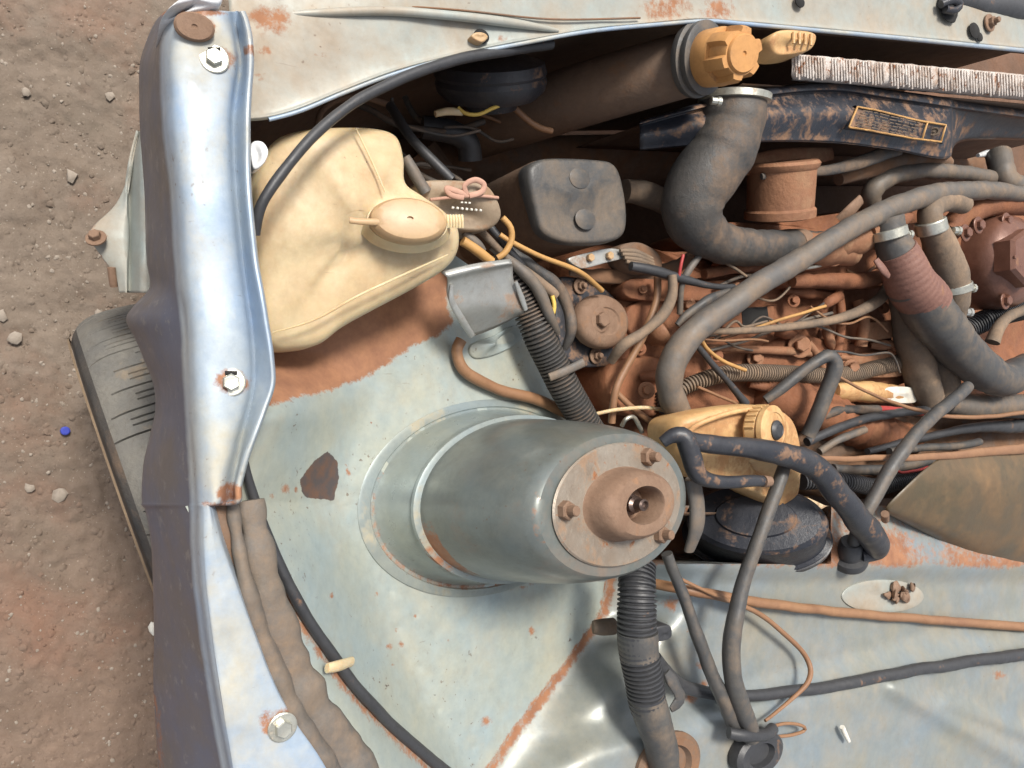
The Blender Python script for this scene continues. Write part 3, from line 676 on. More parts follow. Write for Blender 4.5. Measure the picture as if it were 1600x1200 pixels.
blob('bracket_plate', [(888, 405, .705), (905, 398, .705), (950, 388, .705), (975, 392, .705), (978, 402, .705), (945, 411, .705), (915, 419, .705), (902, 417, .705)], .695, ALU, ib, rnd=.002)
for (px, py) in [(921, 403), (951, 400)]: bolt(px, py, .706, Vector((0, 0, 1)), 6.5, CREAMC, ib, 'brass_bolt', washer=False)
for k in range(4): tube('connector_rib', [(968+k*3, 391+k*6, .712), (990+k*3, 393+k*7, .715), (1018+k*1.5, 404+k*5, .712)], [3, 4.5, 3], TANH, ib)
blob('connector_block', [(970, 385, .70), (1000, 378, .70), (1030, 395, .70), (1035, 420, .70), (1000, 428, .70), (975, 412, .70)], .66, INNER, ib, rnd=.006)
# engine mount
em = thing('engine_mount', 'round engine mount disc with big central bolt on dark plate', 'engine mount', 930, 505, .58)
blob('mount_bracket', [(872, 440, .655), (890, 432, .655), (928, 440, .655), (958, 462, .655), (988, 500, .655), (985, 530, .655), (960, 560, .655), (950, 572, .655), (905, 572, .655), (880, 550, .655), (868, 500, .655)], .62, BLACKP, em, rnd=.004)
p = U(930, 504, .662); s_ = sc(p)
lathe('disc', p, p+Vector((0, .004, .028)), [(40*s_, 0), (42*s_, .2), (42*s_, .6), (39*s_, .85), (33*s_, 1), (22*s_, 1.0), (20*s_, .93), (1e-6, .93)], RUST, em, n=48, stretch=1.30)
bolt(937, 500, .690, Vector((0, .1, 1)), 12, RUST, em, 'center_bolt', washer=True)
for (px, py) in [(906, 447), (931, 556)]: bolt(px, py, .658, Vector((0, .1, 1)), 7.5, RUST, em, 'mount_nut', washer=True, stud=1.8)
# apron bracket
br = thing('hose_bracket', 'bent bare metal bracket welded on the apron edge under washer tank', 'bracket', 760, 470, .70)
rows = [[(690, 424, .800), (740, 412, .802), (798, 404, .802)], [(698, 432, .803), (745, 420, .806), (800, 411, .806)], [(700, 442, .795), (748, 430, .797), (801, 417, .797)], [(700, 462, .785), (752, 452, .787), (803, 440, .787)], [(712, 490, .775), (765, 480, .777), (818, 484, .772)], [(738, 526, .745), (775, 512, .750), (816, 490, .760)]]
patch('bracket_sheet', rows, ALU, br, nu=7, nv=5, thick=.003)
tube('bracket_flange', [(706, 445, .795), (706, 470, .787), (722, 500, .775), (738, 525, .757)], [3, 5, 6, 5], ALU, br, flat=.5)
tube('bracket_flange', [(806, 440, .793), (815, 465, .783), (822, 484, .775)], [3, 5, 4], ALU, br, flat=.5)
blob('weld_foot', [A(735, 540, .006), A(772, 524, .006), A(808, 508, .006), A(816, 530, .005), A(780, 552, .005), A(742, 560, .005)], .66, PAINT, br, rnd=.003)
# ---------------------------------------------------------------- hoses and cables
def T(name, label, cat, pts, r_, m, **k): return tag(tube(name, pts, r_, m, **k), label, cat)
T('hood_cable', 'black bonnet release cable arching over the washer tank', 'cable', [(398, 366, .892), (412, 315, .905), (455, 250, .907), (520, 185, .902), (600, 135, .893), (680, 105, .885), (760, 84, .870), (860, 68, .850)], 8.5, RUBBER)
T('inner_cable', 'black cable hanging behind the washer tank toward relay box', 'cable', [(610, 165, .70), (640, 210, .74), (675, 250, .76), (705, 283, .77)], 8, RUBBER)
T('breather_pipe', 'short grey pipe beside washer tank shoulder', 'pipe', [(632, 245, .80), (648, 272, .80), (668, 302, .80)], [8, 10, 9], GREYH)
T('corrugated_conduit', 'black ribbed wiring conduit running along the apron edge past engine mount', 'conduit', [(798, 425, .712), (822, 478, .714), (850, 540, .715), (880, 598, .712), (908, 645, .708), (935, 690, .70)], [19, 21, 22, 22, 21, 19], DUSTY, corr=.0062, n=20)
T('conduit_strap', 'grey flat strap holding ribbed conduit by the engine mount', 'strap', [(858, 590, .735), (880, 581, .740), (910, 568, .738)], 7, GREYH, flat=.6)
T('vapour_hose', 'tan rubber hose curving on the apron from bracket to tower', 'hose', [A(722, 532, .022), A(714, 552, .016), A(728, 582, .015), A(775, 606, .015), A(830, 622, .016), A(880, 642, .018), (930, 668, .705), (955, 690, .69)], 9, BROWNT)
T('taped_loom', 'grey taped wiring loom splitting behind the metal bracket', 'wiring', [(770, 385, .735), (810, 418, .74), (838, 450, .742), (858, 490, .738), (870, 520, .72)], [7, 9, 10, 9, 6], GREYH, wob=.15)
T('taped_loom', 'dark taped loom curling against the engine mount disc', 'wiring', [(780, 380, .725), (830, 415, .73), (868, 445, .732), (888, 480, .735), (893, 515, .735), (882, 545, .72)], [7, 9, 10, 9, 9, 5], DUSTY, wob=.15)
T('taped_loom', 'brown cloth loom between two dark looms beside conduit', 'wiring', [(775, 395, .72), (820, 425, .728), (852, 448, .73), (868, 462, .73)], 9, TANH, wob=.1)
T('yellow_lead', 'short bare yellow wire ends between taped looms', 'wire', [(864, 462, .736), (868, 478, .737), (864, 498, .734), (866, 510, .73)], 3.5, YELLOW)
T('orange_wire', 'looped orange wire below relay box', 'wire', [(785, 340, .765), (797, 355, .765), (799, 375, .76), (790, 395, .755), (778, 404, .75)], 5, ORWIRE)
T('tan_wire', 'thin tan wire crossing from relay box to canister bracket', 'wire', [(782, 366, .758), (800, 378, .76), (835, 396, .755), (875, 410, .745), (910, 428, .73), (940, 455, .70)], 4, ORWIRE)
T('orange_pipe', 'pair of orange tan tubes emerging under washer tank', 'pipe', [(722, 376, .76), (745, 390, .76), (768, 408, .755)], 8, ORWIRE)
T('metal_fitting', 'grey metal cable end lying beside orange tubes', 'fitting', [(724, 364, .755), (744, 380, .757), (756, 392, .755)], [6, 8, 5], GREYH)
for k, (dx, lab) in enumerate([(0, 'brown loose wire behind the relay box'), (16, 'black loose wire next to the brown one behind the relay box')]):
    T('loose_wire', lab, 'wire', [(748+dx, 355, .74), (765+dx, 375, .742), (785+dx, 398, .74), (800+dx, 415, .73)], 6, (TANH, RUBBER)[k])
hs = thing('radiator_hose', 'thick dusty black radiator hose bending from filler neck to engine', 'hose', 1110, 280, .70)
tube('hose_body', [(1146, 150, .800), (1142, 190, .795), (1124, 240, .785), (1090, 292, .772), (1084, 340, .758), (1112, 374, .745), (1165, 386, .735), (1225, 386, .725), (1290, 386, .715)], [50, 51, 52, 52, 46, 34, 29, 27, 25], DUSTY, hs, n=28)
clamp([(1148, 148, .803), (1147, 160, .801)], 56, STEEL, hs, screw=(1110, 157, .835))
clamp([(1238, 386, .724), (1252, 386, .722)], 28, RUST, hs)
hh = thing('heater_hose', 'long grey-brown hose sweeping diagonally over the engine', 'hose', 1200, 430, .70)
tube('hose_body', [(1640, 310, .775), (1590, 302, .78), (1540, 297, .785), (1460, 304, .79), (1385, 328, .79), (1300, 374, .79), (1220, 424, .785), (1150, 470, .78), (1085, 518, .77), (1052, 565, .76), (1048, 610, .75), (1065, 650, .735), (1095, 690, .71)], [10, 12, 14, 16, 17, 17, 18, 19, 21, 22, 21, 19, 17], GREYH, hh, n=20)
T('bypass_hose', 'grey hose arching in front of the fan shroud beside engine', 'hose', [(1362, 330, .70), (1364, 300, .72), (1390, 277, .73), (1440, 267, .735), (1500, 270, .73), (1570, 282, .72)], [15, 15, 15, 13, 12, 12], GREYH, n=18)
T('curved_pipe', 'thick grey hose end curling at the engine front', 'hose', [(1560, 240, .72), (1568, 275, .74), (1590, 292, .75), (1640, 300, .75)], 18, GREYH)
th = thing('thermostat_hose', 'thick black coolant hose wrapped in red brown tape by cylinder head', 'hose', 1450, 480, .70)
hp = [(1385, 338, .790), (1394, 375, .792), (1412, 420, .792), (1440, 470, .788), (1482, 525, .78), (1525, 570, .77), (1562, 592, .76), (1600, 580, .75), (1650, 560, .74)]
tube('hose_body', hp, [25, 26, 32, 36, 35, 31, 27, 25, 25], GREYP, th, n=26)
tube('tape_wrap', [(1400, 392, .7925), (1413, 420, .7925), (1428, 448, .791), (1446, 474, .788)], [30, 34, 37, 38], TAPE, th, corr=.012, depth=.008, n=26)
clamp([(1387, 358, .793), (1390, 372, .793)], 28, STEEL, th, screw=(1412, 366, .80))
tube('tape_flap', [(1368, 405, .80), (1378, 420, .805), (1388, 432, .805)], [6, 8, 5], TAPE, th, flat=.5)
vh = thing('bypass_elbow', 'mud coloured elbow hose with three metal clamps next to taped hose', 'hose', 1475, 390, .70)
tube('hose_body', [(1505, 318, .775), (1478, 313, .785), (1456, 324, .79), (1454, 350, .79), (1470, 385, .785), (1484, 425, .78), (1490, 465, .772), (1488, 510, .75), (1480, 560, .72)], [15, 17, 18, 19, 25, 27, 22, 15, 14], TANH, vh, n=22)
clamp([(1453, 345, .792), (1457, 363, .791)], 23, STEEL, vh, screw=(1488, 360, .805))
clamp([(1489, 443, .777), (1490, 455, .775)], 27, STEEL, vh, screw=(1512, 450, .785))
clamp([(1490, 484, .765), (1489, 495, .76)], 18, ALU, vh, screw=(1507, 488, .775))
T('water_pipe', 'flat muddy pipe hanging down beside the taped hose', 'pipe', [(1405, 440, .73), (1420, 500, .72), (1432, 560, .71), (1450, 620, .69)], [20, 24, 26, 24], TANH, n=18)
T('water_pipe', 'second muddy pipe behind the black coolant hose bend', 'pipe', [(1450, 500, .715), (1465, 560, .705), (1475, 600, .70), (1470, 630, .69)], [20, 24, 24, 18], TANH, n=18)
T('lower_hose', 'thick grey hose running low behind the engine toward heater', 'hose', [(1478, 628, .70), (1520, 634, .705), (1580, 634, .705), (1680, 640, .70)], [17, 20, 19, 19], GREYH)
T('fuel_pipe', 'beige bent pipe end beside black spring coils', 'pipe', [(1550, 535, .76), (1562, 510, .765), (1585, 490, .765), (1640, 472, .76)], [11, 9, 8, 8], TANH)
T('loom_conduit', 'red-brown ribbed conduit crossing below the engine side', 'conduit', [(1062, 612, .68), (1085, 598, .685), (1130, 586, .69), (1200, 582, .69), (1270, 586, .688), (1340, 582, .685), (1420, 562, .675)], [10, 11, 12, 12, 11, 11, 11], TANH, corr=.0065, n=16)
T('loom_conduit', 'short dusty ribbed conduit rising beside the fluid tank', 'conduit', [(1036, 615, .67), (1042, 640, .68), (1060, 662, .68), (1085, 675, .67)], 12, DUSTY, corr=.005, n=14)
T('spring_coil', 'black ribbed spring-like cable sheath under the brown cover', 'cable', [(1510, 515, .70), (1540, 500, .71), (1580, 488, .71), (1640, 475, .70)], 14, RUBBER, corr=.008, depth=.25)
T('engine_wire', 'long tan wire looping across the engine side under heater hose', 'wire', [(1085, 517, .735), (1150, 517, .735), (1220, 512, .735), (1300, 500, .73), (1360, 478, .725), (1386, 450, .72), (1388, 432, .715)], [4.5, 5.5, 6, 7, 9, 9, 7], TANH)
T('engine_wire', 'very thin tan wire ending in a sensor plug on engine', 'wire', [(1180, 512, .72), (1220, 500, .722), (1260, 487, .722), (1290, 478, .72)], 2.5, ORWIRE)
T('sensor_plug', 'clay covered sensor plug on the engine side', 'sensor', [(1285, 480, .705), (1295, 472, .712), (1312, 462, .712)], [5, 8, 8], ENGINE)
T('engine_wire', 'pale pinkish wire curling beneath the heater hose bend', 'wire', [(1093, 523, .73), (1105, 545, .728), (1130, 565, .725), (1165, 578, .72)], 3, ORWIRE)
T('engine_wire', 'dark cable slanting down from under heater hose to brake tank', 'wire', [(1080, 530, .725), (1110, 565, .722), (1140, 600, .72), (1165, 630, .715)], [5, 5, 5, 7], RUBBER)
T('breather_hose', 'mud covered hose dropping past the round engine mount', 'hose', [(1050, 430, .745), (1051, 460, .745), (1035, 492, .74), (1005, 520, .735), (975, 540, .73), (955, 565, .70)], [7, 8, 9, 8, 9, 7], TANH)
T('breather_hose', 'thin brown hose hanging under the mount toward strut tower', 'hose', [(1028, 430, .71), (1025, 470, .71), (1008, 520, .71), (980, 570, .70), (962, 610, .70), (955, 660, .69)], 6, BROWNT)
T('breather_hose', 'second thin brown hose crossing behind strut tower top', 'hose', [(960, 610, .685), (985, 635, .69), (1020, 660, .69), (1060, 680, .68)], 5, BROWNT)
T('black_lead', 'black taped lead running from connector block under radiator hose', 'wire', [(985, 415, .73), (1030, 424, .735), (1075, 438, .735), (1110, 447, .735), (1145, 448, .73)], [8, 8, 7, 5, 5], RUBBER, wob=.15)
T('black_lead', 'dark grey lead end tucked under the heater hose middle', 'wire', [(1140, 455, .735), (1105, 470, .735), (1075, 490, .732), (1058, 508, .725)], [6, 7, 7, 5], GREYP, wob=.2)
T('black_lead', 'grey upright lead beside the thin red wire', 'wire', [(1092, 400, .74), (1075, 425, .735), (1065, 450, .725), (1062, 490, .71)], [5, 6, 5, 5], GREYH)
T('red_lead', 'thin red wire below the radiator hose bend', 'wire', [(1068, 398, .745), (1064, 415, .743), (1061, 432, .738)], 2.6, REDW)
T('white_lead', 'pale stripped wire near strut tower top', 'wire', [(930, 647, .71), (965, 640, .715), (1010, 637, .715), (1045, 643, .712), (1070, 652, .705)], 3, CREAM)
T('small_clip', 'small silver clip with curled wire beside strut tower', 'clip', [(972, 665, .70), (978, 655, .712), (990, 652, .712), (1000, 668, .705), (1003, 675, .70)], 3.5, STEEL)
uh = thing('clutch_hose', 'black bent hose forming an inverted U by brake fluid tank', 'hose', 1280, 620, .68)
tube('hose_body', [(1195, 625, .715), (1235, 596, .74), (1270, 570, .76), (1293, 557, .77), (1304, 568, .772), (1300, 592, .768), (1283, 635, .755), (1262, 680, .735)], [7, 9, 9, 10, 12, 12, 12, 11], GREYP, uh)
for (pts, rr, mm, lab) in [
    ([(1262, 690, .70), (1310, 668, .705), (1370, 650, .705), (1430, 643, .70), (1520, 636, .69)], 7, RUBBER, 'black loom running behind the brake fluid tank'),
    ([(1270, 655, .69), (1310, 642, .695), (1372, 640, .695)], 7, DUSTY, 'mud crusted loom stub leading to red wires'),
    ([(1372, 640, .695), (1400, 640, .697), (1440, 645, .695)], 5, REDW, 'bright red wires leaving a dark loom'),
    ([(1280, 705, .69), (1310, 688, .70), (1350, 672, .70)], 6, GREYH, 'frayed grey loom end near clutch hose'),
    ([(1355, 705, .685), (1420, 690, .69), (1500, 672, .695), (1600, 665, .69), (1680, 660, .68)], [5, 6, 7, 12, 14], RUBBER, 'black loom thickening toward the heater cover'),
    ([(1390, 705, .70), (1440, 700, .705), (1500, 697, .70), (1530, 690, .69)], 6, GREYP, 'greenish dark cable under the thick loom'),
    ([(1300, 733, .69), (1350, 735, .695), (1420, 728, .69), (1470, 715, .68)], 8, GREYP, 'grey cable lying in front of ribbed black conduit')]:
    T('wiring_loom', lab, 'wiring', pts, rr, mm, wob=.1)
T('black_conduit', 'black ribbed conduit behind brake booster by heater cover', 'conduit', [(1255, 752, .70), (1310, 752, .71), (1370, 760, .71), (1430, 745, .70), (1480, 725, .69)], [11, 12, 12, 11, 11], RUBBER, corr=.0075, n=16)
T('thin_wire', 'thin red wire curled over the black ribbed conduit', 'wire', [(1395, 728, .72), (1408, 738, .722), (1430, 736, .72), (1450, 730, .715)], 2.2, REDW)
T('thin_wire', 'long thin beige wire sagging behind the grey hose', 'wire', [(1305, 585, .75), (1360, 615, .75), (1430, 640, .75), (1490, 651, .75), (1550, 650, .75), (1640, 640, .75)], [2.4, 2.6, 3, 3.4, 3.4, 3.4], BROWNT)
gh = thing('cowl_hose', 'smooth grey hose slanting down into a rubber grommet', 'hose', 1400, 740, .76)
tube('hose_body', [(1512, 604, .80), (1480, 632, .815), (1440, 668, .825), (1405, 712, .825), (1378, 755, .82), (1356, 795, .815), (1338, 838, .80), (1330, 866, .785)], [9, 10, 10, 11, 11, 11, 10, 10], GREYP, gh)
p0 = U(*Fz(1326, 876, -.002)); p1 = U(*Fz(1330, 846, .030)); s_ = sc(p0)
lathe('grommet', p0, p1, [(27*s_, 0), (28*s_, .12), (26*s_, .28), (18*s_, .32), (17*s_, .9), (14*s_, 1)], RUBBER, gh, n=28)
vp = thing('vacuum_hose', 'thick black mud-smeared vacuum hose over the brake fluid tank', 'hose', 1250, 740, .78)
tube('hose_body', [(1075, 690, .868), (1130, 695, .872), (1190, 704, .873), (1245, 717, .872), (1285, 740, .868), (1312, 775, .862), (1340, 812, .85), (1364, 840, .83), (1366, 858, .80), (1340, 866, .785)], [15, 15, 17, 19, 20, 20, 21, 21, 17, 13], BLACKP, vp, n=22)
hk = thing('hooked_rod', 'black bent metal rod with rusty end clamped at tower', 'rod', 1090, 730, .80)
tube('rod_body', [(1035, 690, .862), (1052, 680, .870), (1070, 684, .876), (1080, 712, .878), (1088, 738, .878), (1105, 749, .878), (1140, 752, .878), (1196, 752, .878)], [9, 12, 15, 16, 15, 12, 10, 9], BLACKP, hk, n=18)
tube('rod_tip', [(1192, 752, .8785), (1203, 752, .8785)], [9.6, 8], RUST, hk)
tube('rear_band', [(1082, 745, .845), (1090, 785, .84), (1088, 825, .835), (1078, 860, .82)], [14, 15, 14, 10], GREYH, hk, flat=.6)
T('servo_hose', 'long dusty hose dropping from vacuum hose to the floor grommet', 'hose', [(1226, 728, .845), (1208, 780, .845), (1182, 845, .845), (1158, 920, .84), (1144, 990, .84), (1145, 1050, .838), (1160, 1110, .83), (1172, 1150, .81)], [10, 11, 11, 12, 14, 14, 15, 15], GREYP)
T('servo_pipe', 'straight grey pipe slanting from strut tower to floor grommet', 'pipe', [(1043, 866, .81), (1060, 910, .81), (1082, 970, .815), (1108, 1040, .82), (1135, 1105, .82), (1155, 1148, .805)], [9, 9, 10, 11, 12, 12], GREYP)
fg = thing('floor_grommet', 'chunky black rubber grommet with cable tie on the cowl', 'grommet', 1165, 1160, .76)
p0 = U(*Fz(1172, 1170, -.002)); s_ = sc(p0)
lathe('grommet_base', p0, p0+Vector((0, 0, .028)), [(32*s_, 0), (34*s_, .3), (33*s_, .8), (28*s_, 1), (18*s_, .95), (16*s_, .6)], RUBBER, fg, n=30, stretch=1.55)
tube('cable_tie', [(1138, 1146, .822), (1165, 1150, .83), (1195, 1148, .822), (1208, 1138, .81)], 9, RUBBER, fg)
tube('tie_tail', [(1190, 1142, .815), (1222, 1131, .81), (1253, 1134, .805), (1257, 1141, .80), (1235, 1150, .80), (1205, 1151, .80)], 2.6, BROWNT, fg)
T('brake_pipe', 'copper brown pipe running across the cowl', 'pipe', [Fz(1018, 911, .03), Fz(1090, 926, .03), Fz(1200, 943, .022), Fz(1300, 955, .016), Fz(1450, 968, .012), Fz(1600, 979, .012), Fz(1690, 984, .012)], [8, 8, 8, 7.5, 7, 7, 7], BROWNT)
T('cowl_cable', 'thick black cable sagging across the cowl from ribbed conduit', 'cable', [Fz(1022, 1028, .045), Fz(1048, 1060, .035), Fz(1085, 1077, .03), Fz(1150, 1086, .02), Fz(1250, 1079, .016), Fz(1350, 1062, .014), Fz(1450, 1044, .014), Fz(1600, 1022, .014), Fz(1690, 1010, .014)], [12, 12, 10, 9, 9, 9, 9, 9, 9], RUBBER)
T('looped_wire', 'twisted brown wire looping on the cowl', 'wire', [Fz(1058, 903, .05), Fz(1110, 926, .045), Fz(1180, 956, .035), Fz(1230, 995, .03), Fz(1260, 1030, .03), Fz(1263, 1062, .03), Fz(1235, 1095, .02), Fz(1195, 1125, .02)], [3, 3, 4, 4, 4, 4, 3, 2.5], BROWNT)
cc = thing('main_conduit', 'large black ribbed conduit with taped sleeve entering the cowl', 'conduit', 1005, 1040, .76)
tube('ribbed_tube', [(1000, 880, .80), (995, 920, .815), (993, 970, .82), (998, 1030, .82), (1008, 1085, .82), (1014, 1106, .818)], [25, 28, 29, 29, 28, 27], RUBBER, cc, corr=.0068, n=24, depth=.08)
tube('tape_band', [(995, 985, .8205), (996, 1004, .8205), (998, 1026, .8205)], [31.5, 32, 31.5], GREYP, cc, n=24, wob=.05)
tube('taped_sleeve', [(1008, 1085, .821), (1018, 1115, .82), (1028, 1150, .815), (1036, 1190, .80), (1040, 1225, .78)], [29, 29, 26, 25, 25], GREYP, cc, n=24, wob=.06)
tube('torn_tape', [(1040, 1050, .83), (1055, 1075, .832), (1062, 1092, .83), (1048, 1108, .828)], [7, 11, 12, 6], GREYP, cc, flat=.35, wob=.4)
blob('clip_block', [(1024, 982, .825), (1046, 977, .825), (1051, 990, .822), (1046, 999, .82), (1026, 1002, .822)], .79, RUBBER, cc, rnd=.003)
p0 = U(*Fz(1042, 1195, .0)); s_ = sc(p0)
lathe('rubber_boot', p0, p0+Vector((0, 0, .012)), [(52*s_, 0), (52*s_, .5), (46*s_, 1), (34*s_, .9), (30*s_, .2)], INNER, cc, n=36, stretch=1.25)
tag(tube('pipe_stub', [(927, 980, .74), (942, 980, .745), (958, 978, .745)], [10, 13, 13], TANH), 'short rusty round stub at apron seam beside ribbed conduit', 'stub')
tag(tube('blue_tipped_clip', [Fz(1316, 1136, .015), Fz(1320, 1146, .014), Fz(1326, 1158, .012)], [4, 4, 3], WHITEP), 'tiny white and blue clip lying on the cowl', 'clip')
sc_ = thing('speed_cable', 'thin black cable clipped along the apron from under the fender', 'cable', 520, 1020, .75)
cabp = [(376, 680), (384, 735), (404, 805), (434, 880), (468, 945), (508, 1008), (556, 1075), (620, 1140), (705, 1212), (800, 1300), (900, 1400)]
tube('cable_body', [A(x, y, .010) for x, y in cabp], [7, 7, 8, 9, 9, 9, 9, 9, 9, 9, 9], RUBBER, sc_)
tube('cable_clip', [A(511, 1044, .018), A(530, 1040, .024), A(549, 1034, .018)], [8, 9, 8], CREAM, sc_, flat=.7)
# ---------------------------------------------------------------- horn at the front
hn = thing('horn', 'round black dusty horn hidden under the front panel', 'horn', 770, 125, .55)
lathe('horn_body', U(766, 88, .70), U(768, 172, .665), [(60*.00085, 0), (95*.00085, .12), (100*.00085, .3), (97*.00085, .36), (100*.00085, .45), (96*.00085, .62), (80*.00085, .78), (50*.00085, .82), (45*.00085, .98), (20*.00085, 1)], BLACKP, hn, n=48, sdir=Vector((0, 1, 0)))
tube('horn_wire', [(716, 168, .725), (728, 178, .728), (748, 180, .73), (770, 170, .73), (795, 160, .725)], 3, YELLOW, hn)
tube('horn_plug', [(680, 178, .72), (700, 174, .722), (722, 176, .722)], [5, 6, 5], CREAM, hn)
T('front_harness', 'dark curved cable under the horn', 'cable', [(540, 160, .60), (580, 172, .61), (625, 195, .62), (690, 205, .62), (755, 190, .62)], 5, DUSTY)
T('front_elbow', 'black rubber elbow beside the horn wiring', 'hose', [(660, 200, .60), (705, 205, .61), (730, 220, .61), (735, 250, .60)], 18, RUBBER)
T('lamp_ring', 'rusty ring of the headlamp bowl under front panel', 'ring', [(495, 205, .66), (502, 175, .68), (530, 155, .69), (570, 152, .69), (610, 165, .68)], 5, RUST)
# ---------------------------------------------------------------- radiator
rd = thing('radiator', 'brown dirty radiator with tall side tank and corroded core', 'radiator', 1110, 120, .40)
tube('side_tank', [(1110, 92, .845), (1085, 98, .83), (1000, 122, .76), (900, 152, .66), (800, 185, .55), (740, 205, .47)], [47, 48, 48, 47, 45, 43], INNER, rd, n=32)
rows = [[(x, 84+(x-1240)*.09, .842) for x in (1238, 1330, 1430, 1530, 1690)], [(x, 88+(x-1240)*.09, .845) for x in (1238, 1330, 1430, 1530, 1690)], [(x, 118+(x-1240)*.087, .838) for x in (1238, 1330, 1430, 1530, 1690)], [(x, 126+(x-1240)*.087, .80) for x in (1238, 1330, 1430, 1530, 1690)]]
patch('core', rows, CORE, rd, nu=14, nv=4, dent=.004, dscale=60)
V = []; Fc = []
for k in range(100):
    x = 1243+k*4.4+1.5*noise.noise(Vector((k*1.7, 5, 0))); h = 33+7*noise.noise(Vector((k*.6, 0, 0)))
    if k in (11, 12, 32, 33, 49, 50, 71): continue
    P = [U(x, 86+(x-1240)*.09, .8465), U(x+1, 87+(x-1240)*.09+h*.5, .8472+.002*noise.noise(Vector((k*.8, 2, 1)))), U(x+1.5, 87+(x-1240)*.088+h, .842)]
    v, f = tube_mesh(P, [.0021]*3, 5); q = len(V); V += v; Fc += [tuple(a+q for a in g_) for g_ in f]
fp = finish('fin_pack', V, Fc, CORE, rd); fp['kind'] = 'stuff'
patch('core_lower', [[(1160, 130, .80), (1400, 145, .80), (1690, 170, .80)], [(1100, 160, .70), (1350, 175, .70), (1690, 200, .70)], [(900, 230, .42), (1150, 240, .42), (1500, 250, .42)]], INNER, rd)
blob('mount_clip', [(1205, 60, .875), (1222, 46, .88), (1272, 50, .882), (1276, 66, .88), (1262, 80, .875), (1222, 86, .87), (1208, 78, .87)], .83, CREAMD, rd, rnd=.006)
for k in range(4): tube('clip_rib', [(1240+k*9, 50+k, .884), (1240+k*9, 68+k, .883)], 2.5, CREAMD, rd, n=6)
q0 = U(1082, 94, .845); q1 = U(1106, 90, .872); s_ = sc(q1)
lathe('filler_neck', q0, q1, [(56*s_, 0), (58*s_, .2), (58*s_, .4), (52*s_, .5), (55*s_, .65), (55*s_, .9), (48*s_, 1)], GREYP, rd, n=44, stretch=.95)
oc = part_empty('cap', rd, 1125, 88, .87); oc['label'] = 'bright orange lobed plastic cap on the black filler neck'
q0 = U(1106, 92, .872); q1 = U(1160, 84, .945); s_ = sc(q1)
lathe('cap_skirt', q0, q0.lerp(q1, .55), [(42*s_, 0), (45*s_, .1), (45*s_, .8), (42*s_, 1)], ORANGE, oc, n=48)
lathe('cap_grip', q0.lerp(q1, .45), q1, [(39*s_, 0), (39.5*s_, .4), (38*s_, .85), (35*s_, 1.0), (25*s_, 1.0)], ORANGE, oc, n=60, lobes=6, lobe=.10, angle=25)
lathe('cap_top', q0.lerp(q1, .97), q0.lerp(q1, 1.06), [(29*s_, 0), (29*s_, .6), (27*s_, 1), (4*s_, 1), (3*s_, .7), (1e-6, .7)], ORANGE, oc, n=40)
# fan shroud
fs = thing('fan_shroud', 'black dusty plastic fan shroud with yellow bordered caution label', 'fan shroud', 1380, 200, .60)
XS = (1000, 1150, 1290, 1390, 1478, 1510, 1690)
SHR = [[(y, z) for y, z in zip(*r_)] for r_ in [
    ((188, 146, 128, 140, 152, 158, 184), (.735, .78, .79, .79, .79, .78, .765)),
    ((190, 149, 131, 143, 155, 161, 187), (.75, .80, .812, .812, .81, .795, .78)),
    ((194, 156, 140, 152, 165, 170, 195), (.752, .805, .816, .816, .814, .798, .782)),
    ((197, 160, 146, 158, 171, 175, 198), (.745, .797, .807, .807, .805, .785, .77)),
    ((212, 185, 175, 190, 206, 194, 208), (.752, .812, .826, .826, .818, .765, .75)),
    ((230, 216, 212, 224, 238, 214, 217), (.742, .797, .808, .808, .803, .745, .735)),
    ((234, 222, 221, 232, 246, 218, 220), (.738, .792, .803, .803, .798, .735, .73)),
    ((235, 223, 223, 234, 248, 219, 221), (.72, .775, .785, .785, .78, .72, .715)),
    ((236, 224, 224, 235, 249, 220, 222), (.60, .66, .66, .66, .66, .64, .64))]]
patch('shroud_rim', [[(x, y, z) for x, (y, z) in zip(XS, r_)] for r_ in SHR], SHROUD, fs, nu=10, nv=5, thick=.003, angle=35)
tube('shroud_arm', [(1190, 276, .745), (1260, 270, .75), (1310, 262, .755), (1360, 248, .765), (1405, 232, .775)], [5, 7, 9, 11, 10], DUSTY, fs, flat=.6)
tube('inner_arch', [(1310, 280, .715), (1360, 264, .725), (1410, 250, .73), (1460, 246, .73), (1482, 254, .72)], [10, 14, 15, 14, 8], INNER, fs)
lab = blob('caution_label', [(1340, 167, .8275), (1410, 180, .8310), (1478, 196, .8270), (1470, 222, .8190), (1400, 211, .8260), (1326, 199, .8275)], .79, SHROUD, fs, rnd=.001, sharp=True)
for (a, b) in [((1340, 167, .830), (1478, 196, .830)), ((1326, 199, .830), (1470, 222, .822)), ((1340, 167, .830), (1326, 199, .830)), ((1478, 196, .830), (1470, 222, .822)), ((1450, 190, .831), (1442, 217, .825))]:
    tube('label_border', [a, ((a[0]+b[0])/2, (a[1]+b[1])/2, (a[2]+b[2])/2+.0022), b], 1.5, ORWIRE, lab, n=6)
for k in range(6):
    y0 = 173+k*4.8; x = 1348-k*2.2
    while x < 1436-k*1.4:
        l = random.uniform(5, 15); e = min(x+l, 1438-k*1.4); zz = .8335-k*.0007-(x-1340)*.00002
        tube('label_text_line', [(x, y0+(x-1348)*.2, zz), (e, y0+(e-1348)*.2, zz)], .75, TANH, lab, n=5); x = e+2.5
lathe('label_fan_mark', U(1460, 206, .8255), U(1460, 205, .8285), [(.008, 0), (.008, 1), (.0055, 1), (.0055, .6), (.002, .6), (.002, 1), (.0001, 1)], TANH, lab, n=18, stretch=1.2)
